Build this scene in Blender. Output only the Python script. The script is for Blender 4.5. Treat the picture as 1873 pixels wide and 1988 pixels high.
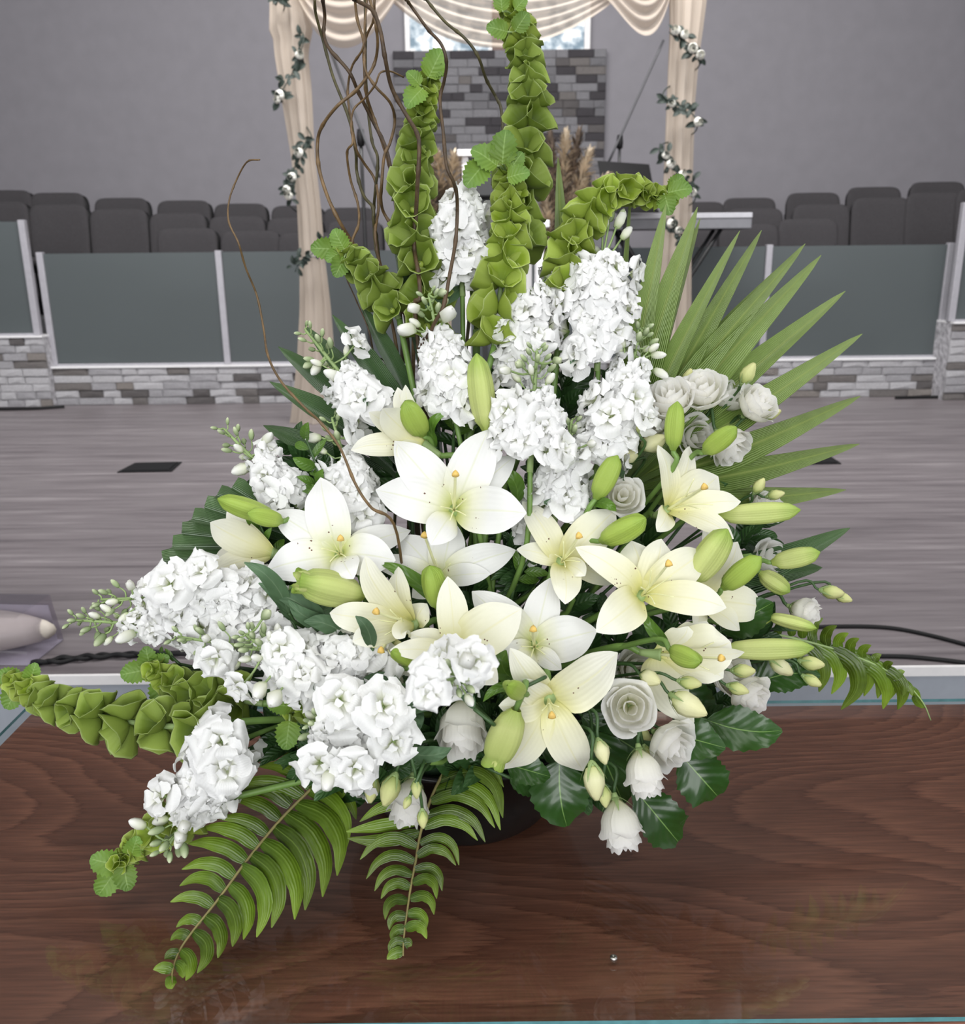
import bpy, math, random
from mathutils import Vector as V, Matrix as M, noise as NZ
for o in list(bpy.data.objects): bpy.data.objects.remove(o)
C = bpy.context.scene.collection
sc = bpy.context.scene
rnd = random.Random(7)
PI = math.pi
# ---------------------------------------------------------------- camera, world, lights, exposure
FPX, CX, CY = 1730.0, 936.5, 994.0                       # focal length and centre in pixels of the 1873x1988 frame
PITCH, ROLL, CAMZ = math.radians(16), math.radians(0.6), 1.5
FW = V((0, math.cos(PITCH), -math.sin(PITCH)))
UP0, R0 = V((0, math.sin(PITCH), math.cos(PITCH))), V((1, 0, 0))
RT = R0*math.cos(ROLL) - UP0*math.sin(ROLL)
UPV = UP0*math.cos(ROLL) + R0*math.sin(ROLL)
CAM = V((0, 0, CAMZ))
cd = bpy.data.cameras.new('camera'); cam = bpy.data.objects.new('camera', cd); C.objects.link(cam)
cam.matrix_world = M(((RT.x, UPV.x, -FW.x, 0), (RT.y, UPV.y, -FW.y, 0), (RT.z, UPV.z, -FW.z, CAMZ), (0, 0, 0, 1)))
cd.sensor_fit = 'HORIZONTAL'; cd.sensor_width = 36; cd.lens = FPX/1873*36
cd.clip_start = 0.05; cd.clip_end = 100
cd.dof.use_dof = True; cd.dof.focus_distance = 1.1; cd.dof.aperture_fstop = 9.0
sc.camera = cam
w = bpy.data.worlds.new('world'); sc.world = w; w.use_nodes = True
w.node_tree.nodes['Background'].inputs[0].default_value = (0.95, 0.97, 1.0, 1)
w.node_tree.nodes['Background'].inputs[1].default_value = 0.8
def area(name, loc, aim, size, power, col=(1, 1, 1)):
    l = bpy.data.lights.new(name, 'AREA'); l.shape = 'RECTANGLE'; l.size, l.size_y = size; l.energy = power; l.color = col
    o = bpy.data.objects.new(name, l); C.objects.link(o); o.location = loc
    o.rotation_euler = (V(aim)-V(loc)).to_track_quat('-Z', 'Y').to_euler(); return o
area('ceiling_light', (-0.9, 0.3, 4.6), (0, 1.1, 1.0), (2.4, 2.0), 54, (1, 0.985, 0.96))
area('ceiling_light', (1.8, 1.6, 4.8), (0.2, 1.3, 1.0), (1.8, 1.8), 40, (1, 0.985, 0.96))
area('stage_light', (0, 4.2, 5.4), (0, 8.6, 1.6), (7, 1.6), 800, (1, 0.99, 0.98))
area('hall_window', (0, -5.5, 3.2), (0, 6, 1.6), (8, 3.0), 430, (0.98, 0.99, 1))
vs = sc.view_settings; sc.display_settings.display_device = 'sRGB'
vs.view_transform = 'Standard'; vs.look = 'None'; vs.exposure = 0.0; vs.gamma = 1.0; vs.use_curve_mapping = False
sc.cycles.max_bounces = 10; sc.cycles.transparent_max_bounces = 12; sc.cycles.caustics_reflective = False; sc.cycles.caustics_refractive = False
# ---------------------------------------------------------------- pixel rays to world points
STAGE, TABLE = 0.45, 0.75
def ray(px, py): return FW + RT*((px-CX)/FPX) - UPV*((py-CY)/FPX)
def P(px, py, Y): r = ray(px, py); return CAM + r*(Y/r.y)
def Pz(px, py, z): r = ray(px, py); return CAM + r*((z-CAMZ)/r.z)
def S(p): return (V(p)-CAM).dot(FW)/FPX                  # metres per pixel at a point
def k(c, x, y): return (c[0]+x/c[2], c[1]+y/c[2])        # a zoomed crop's coordinates to frame pixels
c1, c2 = (400, 0, 3.1067), (900, 0, 3.1067)
d1, d2, d3, d4 = (380, 600, 3.1217), (900, 600, 2.3413), (0, 1050, 2.3413), (600, 1050, 2.6757)
e1, e2, e3 = (1100, 1000, 2.423), (100, 1450, 2.3413), (600, 1400, 1.4713)
g1, g2, g3, g4, g5, h1 = (420, 1200, 4.6825), (780, 1400, 4.6825), (1180, 1180, 4.6825), (300, 880, 4.6825), (1150, 380, 5.351), (740, 60, 3.746)
def Yd(px, py):                                          # the front of the bouquet: a dome leaning back towards its top
    y = 1.02 + ((1150-py)*0.00017 if py < 1150 else -(py-1150)*0.0003) + 0.10*((px-930)/750)**2
    return y
def B(px, py, dy=0):                                     # a point of the bouquet, never below the table top
    p = P(px, py, Yd(px, py)+dy)
    if p.z < TABLE+0.03:
        q = Pz(px, py, TABLE+0.03); p = q
    return p
# ---------------------------------------------------------------- materials
MT = {}
def nodes(name):
    m = bpy.data.materials.new(name); m.use_nodes = True; MT[name] = m
    nt = m.node_tree; return m, nt, nt.nodes['Principled BSDF'], nt.nodes, nt.links
def ramp(ns, stops):
    r = ns.new('ShaderNodeValToRGB'); el = r.color_ramp.elements
    el[0].position, el[0].color = stops[0][0], (*stops[0][1], 1); el[1].position, el[1].color = stops[-1][0], (*stops[-1][1], 1)
    for p, c in stops[1:-1]: e = el.new(p); e.color = (*c, 1)
    return r
def srgb(*c): return tuple(((x/255)/12.92 if x/255 < 0.04045 else ((x/255+0.055)/1.055)**2.4) for x in c)
def plain(name, col, rough=0.5, metal=0, noise=0.12, scale=30, bump=0, spec=0.5, coat=0):
    m, nt, b, ns, ls = nodes(name)
    b.inputs['Roughness'].default_value = rough; b.inputs['Metallic'].default_value = metal
    b.inputs['Specular IOR Level'].default_value = spec; b.inputs['Coat Weight'].default_value = coat
    tc = ns.new('ShaderNodeTexCoord'); nz = ns.new('ShaderNodeTexNoise'); nz.inputs['Scale'].default_value = scale; nz.inputs['Detail'].default_value = 4
    ls.new(tc.outputs['Object'], nz.inputs['Vector'])
    r = ramp(ns, [(0.3, tuple(c*(1-noise) for c in col)), (0.7, tuple(min(1, c*(1+noise)) for c in col))])
    ls.new(nz.outputs['Fac'], r.inputs[0]); ls.new(r.outputs[0], b.inputs['Base Color'])
    if bump:
        bp = ns.new('ShaderNodeBump'); bp.inputs['Strength'].default_value = bump; bp.inputs['Distance'].default_value = 0.01
        ls.new(nz.outputs['Fac'], bp.inputs['Height']); ls.new(bp.outputs[0], b.inputs['Normal'])
    return m
def botanic(name, ustops, rough=0.5, trans=0.25, rib=0.0, ribcol=None, ribw=0.06, vein=0, veinf=40, spots=False, var=0.15, spec=0.4, coat=0, side=0):
    """petal or leaf: colour along its length (uv.x), a midrib and fine veins across (uv.y), light passing through it"""
    m, nt, b, ns, ls = nodes(name)
    b.inputs['Roughness'].default_value = rough; b.inputs['Specular IOR Level'].default_value = spec; b.inputs['Coat Weight'].default_value = coat
    b.inputs['Coat Roughness'].default_value = 0.25
    uv = ns.new('ShaderNodeUVMap'); sp = ns.new('ShaderNodeSeparateXYZ'); ls.new(uv.outputs[0], sp.inputs[0])
    r = ramp(ns, ustops); ls.new(sp.outputs[0], r.inputs[0]); col = r.outputs[0]
    tc = ns.new('ShaderNodeTexCoord'); nz = ns.new('ShaderNodeTexNoise'); nz.inputs['Scale'].default_value = 60; nz.inputs['Detail'].default_value = 3
    ls.new(tc.outputs['Object'], nz.inputs['Vector'])
    oi = ns.new('ShaderNodeObjectInfo')
    ad = ns.new('ShaderNodeMath'); ad.operation = 'ADD'; ls.new(nz.outputs['Fac'], ad.inputs[0]); ls.new(oi.outputs['Random'], ad.inputs[1])
    mr = ns.new('ShaderNodeMapRange'); mr.inputs[1].default_value = 0.4; mr.inputs[2].default_value = 1.6; mr.inputs[3].default_value = 1-var; mr.inputs[4].default_value = 1+var*0.6
    ls.new(ad.outputs[0], mr.inputs[0])
    mx = ns.new('ShaderNodeVectorMath'); mx.operation = 'SCALE'; ls.new(col, mx.inputs[0]); ls.new(mr.outputs[0], mx.inputs['Scale']); col = mx.outputs[0]
    d = ns.new('ShaderNodeMath'); d.operation = 'SUBTRACT'; ls.new(sp.outputs[1], d.inputs[0]); d.inputs[1].default_value = 0.5
    a = ns.new('ShaderNodeMath'); a.operation = 'ABSOLUTE'; ls.new(d.outputs[0], a.inputs[0])
    if ribcol:
        mr2 = ns.new('ShaderNodeMapRange'); mr2.inputs[1].default_value = 0; mr2.inputs[2].default_value = ribw; mr2.inputs[3].default_value = rib; mr2.inputs[4].default_value = 0
        ls.new(a.outputs[0], mr2.inputs[0])
        mc = ns.new('ShaderNodeMix'); mc.data_type = 'RGBA'; ls.new(mr2.outputs[0], mc.inputs[0]); ls.new(col, mc.inputs[6]); mc.inputs[7].default_value = (*ribcol, 1); col = mc.outputs[2]
    if spots:
        vo = ns.new('ShaderNodeTexVoronoi'); vo.inputs['Scale'].default_value = 190; ls.new(tc.outputs['Object'], vo.inputs['Vector'])
        lt = ns.new('ShaderNodeMath'); lt.operation = 'LESS_THAN'; ls.new(vo.outputs['Distance'], lt.inputs[0]); lt.inputs[1].default_value = 0.2
        n2 = ns.new('ShaderNodeTexNoise'); n2.inputs['Scale'].default_value = 45; ls.new(tc.outputs['Object'], n2.inputs['Vector'])
        gt = ns.new('ShaderNodeMath'); gt.operation = 'GREATER_THAN'; ls.new(n2.outputs['Fac'], gt.inputs[0]); gt.inputs[1].default_value = 0.62
        l2 = ns.new('ShaderNodeMath'); l2.operation = 'LESS_THAN'; ls.new(sp.outputs[0], l2.inputs[0]); l2.inputs[1].default_value = 0.5
        m1 = ns.new('ShaderNodeMath'); m1.operation = 'MULTIPLY'; ls.new(lt.outputs[0], m1.inputs[0]); ls.new(gt.outputs[0], m1.inputs[1])
        m2 = ns.new('ShaderNodeMath'); m2.operation = 'MULTIPLY'; ls.new(m1.outputs[0], m2.inputs[0]); ls.new(l2.outputs[0], m2.inputs[1])
        mc = ns.new('ShaderNodeMix'); mc.data_type = 'RGBA'; ls.new(m2.outputs[0], mc.inputs[0]); ls.new(col, mc.inputs[6]); mc.inputs[7].default_value = (0.16, 0.08, 0.05, 1); col = mc.outputs[2]
    ls.new(col, b.inputs['Base Color'])
    if vein:
        # fine lines along the length (side=0) or slanting side veins (side>0)
        sn = ns.new('ShaderNodeMath'); sn.operation = 'MULTIPLY_ADD'
        if side:
            sn.inputs[1].default_value = side; ls.new(sp.outputs[0], sn.inputs[0])
            t2 = ns.new('ShaderNodeMath'); t2.operation = 'MULTIPLY'; t2.inputs[1].default_value = -veinf; ls.new(a.outputs[0], t2.inputs[0]); ls.new(t2.outputs[0], sn.inputs[2])
        else:
            sn.inputs[1].default_value = veinf*6.28; ls.new(sp.outputs[1], sn.inputs[0])
            t2 = ns.new('ShaderNodeMath'); t2.operation = 'MULTIPLY'; t2.inputs[1].default_value = 4; ls.new(nz.outputs['Fac'], t2.inputs[0]); ls.new(t2.outputs[0], sn.inputs[2])
        s2 = ns.new('ShaderNodeMath'); s2.operation = 'SINE'; ls.new(sn.outputs[0], s2.inputs[0])
        bp = ns.new('ShaderNodeBump'); bp.inputs['Strength'].default_value = vein; bp.inputs['Distance'].default_value = 0.002
        ls.new(s2.outputs[0], bp.inputs['Height']); ls.new(bp.outputs[0], b.inputs['Normal'])
    if trans:
        tr = ns.new('ShaderNodeBsdfTranslucent'); ls.new(col, tr.inputs[0])
        ms = ns.new('ShaderNodeMixShader'); ms.inputs[0].default_value = trans; ls.new(b.outputs[0], ms.inputs[1]); ls.new(tr.outputs[0], ms.inputs[2])
        ls.new(ms.outputs[0], ns['Material Output'].inputs[0])
    return m
WH, CR = (0.84, 0.84, 0.815), (0.88, 0.87, 0.70)
botanic('lily_white', [(0, (0.42, 0.50, 0.13)), (0.1, (0.70, 0.74, 0.32)), (0.28, (0.87, 0.87, 0.70)), (0.5, WH), (1, (0.855, 0.855, 0.84))], 0.42, 0.22, 0.6, (0.72, 0.74, 0.52), 0.035, 0.07, 9, True, 0.05)
botanic('lily_cream', [(0, (0.46, 0.52, 0.12)), (0.12, (0.78, 0.755, 0.34)), (0.38, (0.84, 0.82, 0.58)), (0.7, (0.845, 0.835, 0.70)), (1, (0.85, 0.845, 0.755))], 0.42, 0.22, 0.6, (0.78, 0.75, 0.44), 0.035, 0.07, 9, True, 0.05)
botanic('lily_bud_skin', [(0, (0.36, 0.46, 0.09)), (0.25, (0.60, 0.66, 0.24)), (0.7, (0.55, 0.64, 0.20)), (1, (0.30, 0.45, 0.07))], 0.4, 0.12, 0, None, 0.05, 0.3, 24, False, 0.12)
botanic('lily_bud_green', [(0, (0.22, 0.34, 0.05)), (0.3, (0.40, 0.53, 0.10)), (0.8, (0.36, 0.50, 0.08)), (1, (0.25, 0.38, 0.05))], 0.38, 0.1, 0, None, 0.05, 0.3, 24, False, 0.12)
botanic('stock_petal', [(0, (0.42, 0.54, 0.16)), (0.2, (0.78, 0.80, 0.66)), (0.45, (0.86, 0.86, 0.845)), (1, (0.885, 0.885, 0.88))], 0.6, 0.24, 0, None, 0.05, 0.18, 9, False, 0.04, 0.25)
botanic('rose_petal', [(0, (0.72, 0.74, 0.42)), (0.25, (0.90, 0.89, 0.80)), (1, (0.94, 0.93, 0.915))], 0.5, 0.5, 0, None, 0.05, 0.2, 8, False, 0.03, 0.3)
botanic('rose_bud_cream', [(0, (0.55, 0.62, 0.22)), (0.5, (0.84, 0.83, 0.52)), (1, (0.82, 0.80, 0.45))], 0.5, 0.2, 0, None, 0.05, 0.3, 8, False, 0.08)
botanic('rose_bud_green', [(0, (0.30, 0.40, 0.10)), (0.5, (0.60, 0.64, 0.26)), (1, (0.70, 0.70, 0.33))], 0.5, 0.15, 0, None, 0.05, 0.3, 8, False, 0.1)
botanic('stock_bud', [(0, (0.20, 0.27, 0.12)), (0.55, (0.34, 0.42, 0.22)), (1, (0.58, 0.64, 0.42))], 0.6, 0.1, 0, None, 0.05, 0.2, 6, False, 0.15)
botanic('stock_bud_white', [(0, (0.40, 0.50, 0.20)), (0.3, (0.80, 0.82, 0.66)), (1, (0.88, 0.88, 0.84))], 0.6, 0.2, 0, None, 0.05, 0.2, 6, False, 0.05)
botanic('bell_bright', [(0, (0.14, 0.22, 0.012)), (0.45, (0.30, 0.42, 0.03)), (0.6, (0.38, 0.50, 0.07)), (0.93, (0.44, 0.56, 0.10)), (1, (0.58, 0.68, 0.28))], 0.5, 0.32, 0, None, 0.05, 0.3, 10, False, 0.2)
botanic('bell_green', [(0, (0.07, 0.12, 0.008)), (0.45, (0.18, 0.27, 0.022)), (0.6, (0.28, 0.385, 0.065)), (0.93, (0.33, 0.44, 0.08)), (1, (0.50, 0.61, 0.24))], 0.5, 0.32, 0, None, 0.05, 0.3, 10, False, 0.2)
botanic('bell_leaf', [(0, (0.20, 0.32, 0.04)), (1, (0.16, 0.30, 0.06))], 0.5, 0.3, 0.7, (0.34, 0.50, 0.16), 0.04, 0.2, 22, False, 0.25, 0.4, 0, 45)
botanic('fern_green', [(0, (0.055, 0.105, 0.008)), (0.5, (0.115, 0.195, 0.013)), (1, (0.19, 0.29, 0.03))], 0.34, 0.22, 0.5, (0.22, 0.33, 0.06), 0.04, 0.2, 6, False, 0.5, 0.5)
botanic('palm_green', [(0, (0.10, 0.17, 0.025)), (0.4, (0.18, 0.28, 0.055)), (1, (0.30, 0.40, 0.14))], 0.36, 0.22, 0.7, (0.34, 0.42, 0.12), 0.07, 0.5, 16, False, 0.25, 0.5)
botanic('palm_dark', [(0, (0.022, 0.055, 0.016)), (0.5, (0.038, 0.09, 0.025)), (1, (0.095, 0.17, 0.065))], 0.3, 0.1, 0.4, (0.06, 0.13, 0.05), 0.06, 0.5, 16, False, 0.3, 0.6)  # paler tip stop puts a grey-green sheen into the blade colour
botanic('glossy_leaf', [(0, (0.020, 0.058, 0.010)), (1, (0.026, 0.076, 0.012))], 0.26, 0.08, 0.9, (0.20, 0.34, 0.09), 0.018, 0.12, 26, False, 0.25, 0.42, 0.1, 40)
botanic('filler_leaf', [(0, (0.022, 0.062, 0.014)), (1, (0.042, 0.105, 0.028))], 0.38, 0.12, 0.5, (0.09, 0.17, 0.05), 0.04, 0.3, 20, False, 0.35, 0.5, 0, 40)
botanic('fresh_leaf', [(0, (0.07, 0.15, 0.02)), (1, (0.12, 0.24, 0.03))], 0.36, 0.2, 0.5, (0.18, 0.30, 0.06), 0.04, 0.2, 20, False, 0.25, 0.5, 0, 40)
botanic('stock_leaf', [(0, (0.07, 0.13, 0.06)), (1, (0.10, 0.175, 0.095))], 0.6, 0.15, 0.5, (0.20, 0.28, 0.17), 0.04, 0.2, 18, False, 0.2, 0.3, 0, 34)
plain('stem_green', (0.15, 0.26, 0.06), 0.5, noise=0.2)
plain('stem_pale', (0.26, 0.36, 0.14), 0.55, noise=0.2)
plain('stem_dark', (0.04, 0.09, 0.025), 0.5, noise=0.2)
plain('rachis', (0.22, 0.19, 0.07), 0.5, noise=0.25)
plain('filament', (0.78, 0.78, 0.45), 0.5, noise=0.05)
plain('stigma', (0.70, 0.47, 0.12), 0.6, noise=0.2, scale=200)
plain('bark', (0.062, 0.036, 0.016), 0.55, noise=0.45, scale=70, bump=0.3)
plain('bark_pale', (0.135, 0.082, 0.034), 0.5, noise=0.4, scale=70, bump=0.3)
plain('bark_olive', (0.065, 0.056, 0.02), 0.55, noise=0.4, scale=70, bump=0.3)
# ---------------------------------------------------------------- mesh helpers
def mesh(name, vs_, fs, uv=None, smooth=True):
    me = bpy.data.meshes.new(name); me.from_pydata([tuple(v) for v in vs_], [], fs); me.update()
    if smooth: me.polygons.foreach_set('use_smooth', [True]*len(me.polygons))
    if uv:
        l = me.uv_layers.new(name='UVMap')
        l.data.foreach_set('uv', [x for lp in me.loops for x in uv[lp.vertex_index]])
    return me
def link(name, me, mat, parent=None, mtx=None, label=None):
    if mat is not None and not me.materials: me.materials.append(MT[mat])
    o = bpy.data.objects.new(name, me); C.objects.link(o)
    if parent: o.parent = parent
    if mtx is not None: o.matrix_basis = mtx
    if mat is not None and me.materials[0] != MT[mat]:
        o.material_slots[0].link = 'OBJECT'; o.material_slots[0].material = MT[mat]
    if label: o['label'] = label
    return o
def tag(o, label, cat, group=None):
    o['label'] = label; o['category'] = cat
    if group: o['group'] = group
    return o
def thing(name, label, cat, loc, group=None):
    o = bpy.data.objects.new(name, None); C.objects.link(o); o.location = loc; o.empty_display_size = 0.02
    return tag(o, label, cat, group)
def frame(z, x=None):                                   # rotation whose local z is the given direction
    z = V(z).normalized(); x = V(x) if x else (V((0, 0, 1)) if abs(z.z) < 0.95 else V((1, 0, 0)))
    y = z.cross(x).normalized(); x = y.cross(z)
    return M(((x.x, y.x, z.x, 0), (x.y, y.y, z.y, 0), (x.z, y.z, z.z, 0), (0, 0, 0, 1)))
def place(p, z, s, spin=0, x=None):
    s = s if isinstance(s, tuple) else (s, s, s)
    return M.Translation(p) @ frame(z, x) @ M.Rotation(spin, 4, 'Z') @ M.Diagonal((*s, 1))
def smooth(pts, n):                                     # Catmull-Rom through the points
    pts = [V(p) for p in pts]
    if len(pts) == 2: return [pts[0].lerp(pts[1], i/n) for i in range(n+1)]
    q = [pts[0]*2-pts[1]] + pts + [pts[-1]*2-pts[-2]]; out = []; m_ = len(pts)-1
    for i in range(n+1):
        t = i/n*m_; j = min(int(t), m_-1); u = t-j; a, b, c, d = q[j:j+4]
        out.append(0.5*((2*b)+(c-a)*u+(2*a-5*b+4*c-d)*u*u+(3*b-a-3*c+d)*u**3))
    return out
def tube(pts, r, sides=6, n=None, cap=True):
    """round tube along points; r is a radius, a pair (start, end) or a function of 0..1"""
    pts = smooth(pts, n or max(8, 4*(len(pts)-1))); N = len(pts)
    rf = r if callable(r) else ((lambda t: r[0]+(r[1]-r[0])*t) if isinstance(r, tuple) else (lambda t: r))
    vs_, fs, uv = [], [], []; x = None
    for i, p in enumerate(pts):
        t = (pts[min(i+1, N-1)]-pts[max(i-1, 0)]); t = t.normalized() if t.length > 1e-9 else V((0, 0, 1))
        if x is None: x = t.orthogonal()
        x = (x - t*x.dot(t)).normalized(); y = t.cross(x); rr = rf(i/(N-1))
        for j in range(sides):
            a = 2*PI*j/sides; vs_.append(p+x*(rr*math.cos(a))+y*(rr*math.sin(a))); uv.append((i/(N-1), j/sides))
    for i in range(N-1):
        for j in range(sides):
            a, b = i*sides+j, i*sides+(j+1) % sides; fs.append((a, b, b+sides, a+sides))
    if cap: fs += [tuple(range(sides))[::-1], tuple(range((N-1)*sides, N*sides))]
    return vs_, fs, uv
def rel(g, base): return ([v-base for v in g[0]], g[1], g[2])
def blade(pts, wf, hint, cup=0.2, nu=12, nv=6, wave=0, wavef=3, fold=0, serr=0, serrf=10, ph=0, cupf=None, rag=0):
    """leaf or petal: a curved strip about a centreline; wf(u) is the half width, hint(p) points to its inner side"""
    pts = smooth(pts, nu); vs_, fs, uv = [], [], []
    for i, p in enumerate(pts):
        u = i/nu; t = (pts[min(i+1, nu)]-pts[max(i-1, 0)]).normalized(); h = hint(p) if callable(hint) else V(hint)
        n = h-t*h.dot(t); n = n.normalized() if n.length > 1e-7 else t.orthogonal(); s = t.cross(n)
        wd = wf(u); cu = cupf(u) if cupf else cup
        for j in range(nv+1):
            q = 2*j/nv-1; a = abs(q)
            we = wd*(1+(serr*(1 if (i % 2) else -1) if a == 1 and 0 < i < nu else 0)+(rag*math.sin(i*2.7+ph*3+j*1.9) if a > .6 and i > nu*.4 else 0))
            off = cu*wd*q*q + fold*wd*a + wave*wd*math.sin(wavef*2*PI*u+ph+q*1.3)*a*a
            vs_.append(p+s*(we*q*(1-0.25*abs(cu)*a))+n*off); uv.append((u, j/nv))
    for i in range(nu):
        for j in range(nv):
            a = i*(nv+1)+j; fs.append((a, a+1, a+nv+2, a+nv+1))
    return vs_, fs, uv
def lathe(prof, sides=12, rim=None):
    """profile of (radius, height, u); rim(angle, i) scales and lifts a ring"""
    vs_, fs, uv = [], [], []
    for i, (r, z, u) in enumerate(prof):
        for j in range(sides):
            a = 2*PI*j/sides; s, dz = rim(a, i) if rim else (1, 0)
            vs_.append(V((r*s*math.cos(a), r*s*math.sin(a), z+dz))); uv.append((u, j/sides))
    for i in range(len(prof)-1):
        for j in range(sides):
            a, b = i*sides+j, i*sides+(j+1) % sides; fs.append((a, b, b+sides, a+sides))
    return vs_, fs, uv
def join(*gs):
    vs_, fs, uv = [], [], []
    for g in gs:
        o = len(vs_); vs_ += g[0]; fs += [tuple(i+o for i in f) for f in g[1]]; uv += g[2] if len(g) > 2 and g[2] else [(0.5, 0.5)]*len(g[0])
    return vs_, fs, uv
def xf(g, mtx): return ([mtx @ V(v) for v in g[0]], g[1], g[2] if len(g) > 2 else None)
def box(lo, hi, ch=0.0):
    """box with chamfered vertical and top edges when ch > 0 (loop of insets)"""
    (x0, y0, z0), (x1, y1, z1) = lo, hi
    if not ch:
        vs_ = [V((x, y, z)) for z in (z0, z1) for y in (y0, y1) for x in (x0, x1)]
        return vs_, [(0, 2, 3, 1), (4, 5, 7, 6), (0, 1, 5, 4), (2, 6, 7, 3), (0, 4, 6, 2), (1, 3, 7, 5)], [(0.5, 0.5)]*8
    vs_, fs = [], []
    def ring(z, i): 
        a, b, c, d = x0+i, x1-i, y0+i, y1-i; e = ch
        return [V(p) for p in ((a+e, c, z), (b-e, c, z), (b, c+e, z), (b, d-e, z), (b-e, d, z), (a+e, d, z), (a, d-e, z), (a, c+e, z))]
    for z, i in ((z0, ch), (z0+ch, 0), (z1-ch, 0), (z1, ch)): vs_ += ring(z, i)
    for i in range(3):
        for j in range(8): a, b = i*8+j, i*8+(j+1) % 8; fs.append((a, b, b+8, a+8))
    fs += [tuple(range(8))[::-1], tuple(range(24, 32))]
    return vs_, fs, [(0.5, 0.5)]*32
def structure(o): o['kind'] = 'structure'; return o
# ---------------------------------------------------------------- room materials
def streaky(name, stops, stretch, scale, rough, coat=0.0, wave=None, bump=0.05):
    m, nt, b, ns, ls = nodes(name); b.inputs['Roughness'].default_value = rough; b.inputs['Coat Weight'].default_value = coat
    tc = ns.new('ShaderNodeTexCoord'); mp = ns.new('ShaderNodeMapping'); mp.inputs['Scale'].default_value = stretch
    ls.new(tc.outputs['Object'], mp.inputs[0])
    n1 = ns.new('ShaderNodeTexNoise'); n1.inputs['Scale'].default_value = scale; n1.inputs['Detail'].default_value = 6; n1.inputs['Roughness'].default_value = 0.62
    ls.new(mp.outputs[0], n1.inputs['Vector']); f = n1.outputs['Fac']
    if wave:
        wv = ns.new('ShaderNodeTexWave'); wv.bands_direction = 'Y'; wv.inputs['Scale'].default_value = wave[0]; wv.inputs['Distortion'].default_value = wave[1]
        wv.inputs['Detail'].default_value = 2; wv.inputs['Detail Scale'].default_value = wave[2]; wv.inputs['Detail Roughness'].default_value = 0.4
        ls.new(mp.outputs[0], wv.inputs['Vector'])
        mm = ns.new('ShaderNodeMix'); mm.inputs[0].default_value = wave[3]; ls.new(f, mm.inputs[2]); ls.new(wv.outputs['Fac'], mm.inputs[3]); f = mm.outputs[0]
    r = ramp(ns, stops); ls.new(f, r.inputs[0]); ls.new(r.outputs[0], b.inputs['Base Color'])
    if bump:
        bp = ns.new('ShaderNodeBump'); bp.inputs['Strength'].default_value = bump; bp.inputs['Distance'].default_value = 0.004
        ls.new(f, bp.inputs['Height']); ls.new(bp.outputs[0], b.inputs['Normal'])
streaky('vinyl', [(0.28, (0.10, 0.086, 0.092)), (0.45, (0.158, 0.138, 0.145)), (0.58, (0.192, 0.170, 0.177)), (0.75, (0.285, 0.258, 0.265))], (0.5, 7, 1), 3.2, 0.42)
def wood():
    """contour lines of a slow height field: long grain with cathedral arches, jagged by fine pores"""
    m, nt, b, ns, ls = nodes('table_wood'); b.inputs['Roughness'].default_value = 0.4; b.inputs['Specular IOR Level'].default_value = 0.3
    tc = ns.new('ShaderNodeTexCoord'); sp = ns.new('ShaderNodeSeparateXYZ'); ls.new(tc.outputs['Object'], sp.inputs[0])
    def noi(scale, sc_, det):
        mp = ns.new('ShaderNodeMapping'); mp.inputs['Scale'].default_value = scale; mp.inputs['Location'].default_value = (0.37, 0.2, 0); ls.new(tc.outputs['Object'], mp.inputs[0])
        n = ns.new('ShaderNodeTexNoise'); n.inputs['Scale'].default_value = sc_; n.inputs['Detail'].default_value = det; ls.new(mp.outputs[0], n.inputs['Vector']); return n.outputs['Fac']
    def ma(op, a, b_):
        n = ns.new('ShaderNodeMath'); n.operation = op
        for i, v in enumerate((a, b_)):
            if isinstance(v, (int, float)): n.inputs[i].default_value = v
            elif v is not None: ls.new(v, n.inputs[i])
        return n.outputs[0]
    h = ma('ADD', ma('MULTIPLY', noi((1.15, 3.6, 1), 1.0, 0.6), 24.0), ma('MULTIPLY', sp.outputs[1], 17.0))
    h = ma('ADD', h, ma('MULTIPLY', noi((14, 160, 1), 1.0, 2), 0.55)); f = ma('FRACT', h, None)
    r = ramp(ns, [(0.0, (0.1076, 0.0393, 0.0248)), (0.12, (0.1352, 0.0517, 0.0324)), (0.55, (0.1559, 0.0607, 0.0386)), (0.88, (0.1932, 0.0773, 0.0483)), (1.0, (0.1449, 0.0552, 0.0345))]); ls.new(f, r.inputs[0])
    mr = ns.new('ShaderNodeMapRange'); mr.inputs[1].default_value = .3; mr.inputs[2].default_value = .7; mr.inputs[3].default_value = .74; mr.inputs[4].default_value = 1.2; ls.new(noi((9, 150, 1), 1.6, 4), mr.inputs[0])
    mx = ns.new('ShaderNodeVectorMath'); mx.operation = 'SCALE'; ls.new(r.outputs[0], mx.inputs[0]); ls.new(mr.outputs[0], mx.inputs['Scale']); ls.new(mx.outputs[0], b.inputs['Base Color'])
wood()
plain('wall_paint', (0.205, 0.196, 0.215), 0.8, noise=0.04, scale=6)
plain('ceiling_paint', (0.16, 0.16, 0.165), 0.9, noise=0.04)
plain('fascia_paint', (0.30, 0.32, 0.36), 0.55, noise=0.03)
plain('white_trim', (0.72, 0.70, 0.70), 0.5, noise=0.03)
plain('white_metal', (0.75, 0.74, 0.75), 0.4, noise=0.03)
plain('carpet', (0.06, 0.06, 0.065), 0.95, noise=0.2, scale=200)
plain('black_plastic', (0.008, 0.0078, 0.0085), 0.6, noise=0.1, spec=0.25)
plain('black_metal', (0.010, 0.010, 0.011), 0.4, noise=0.1)
plain('grey_metal', (0.36, 0.35, 0.38), 0.4, 0.2, noise=0.05)
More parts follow.
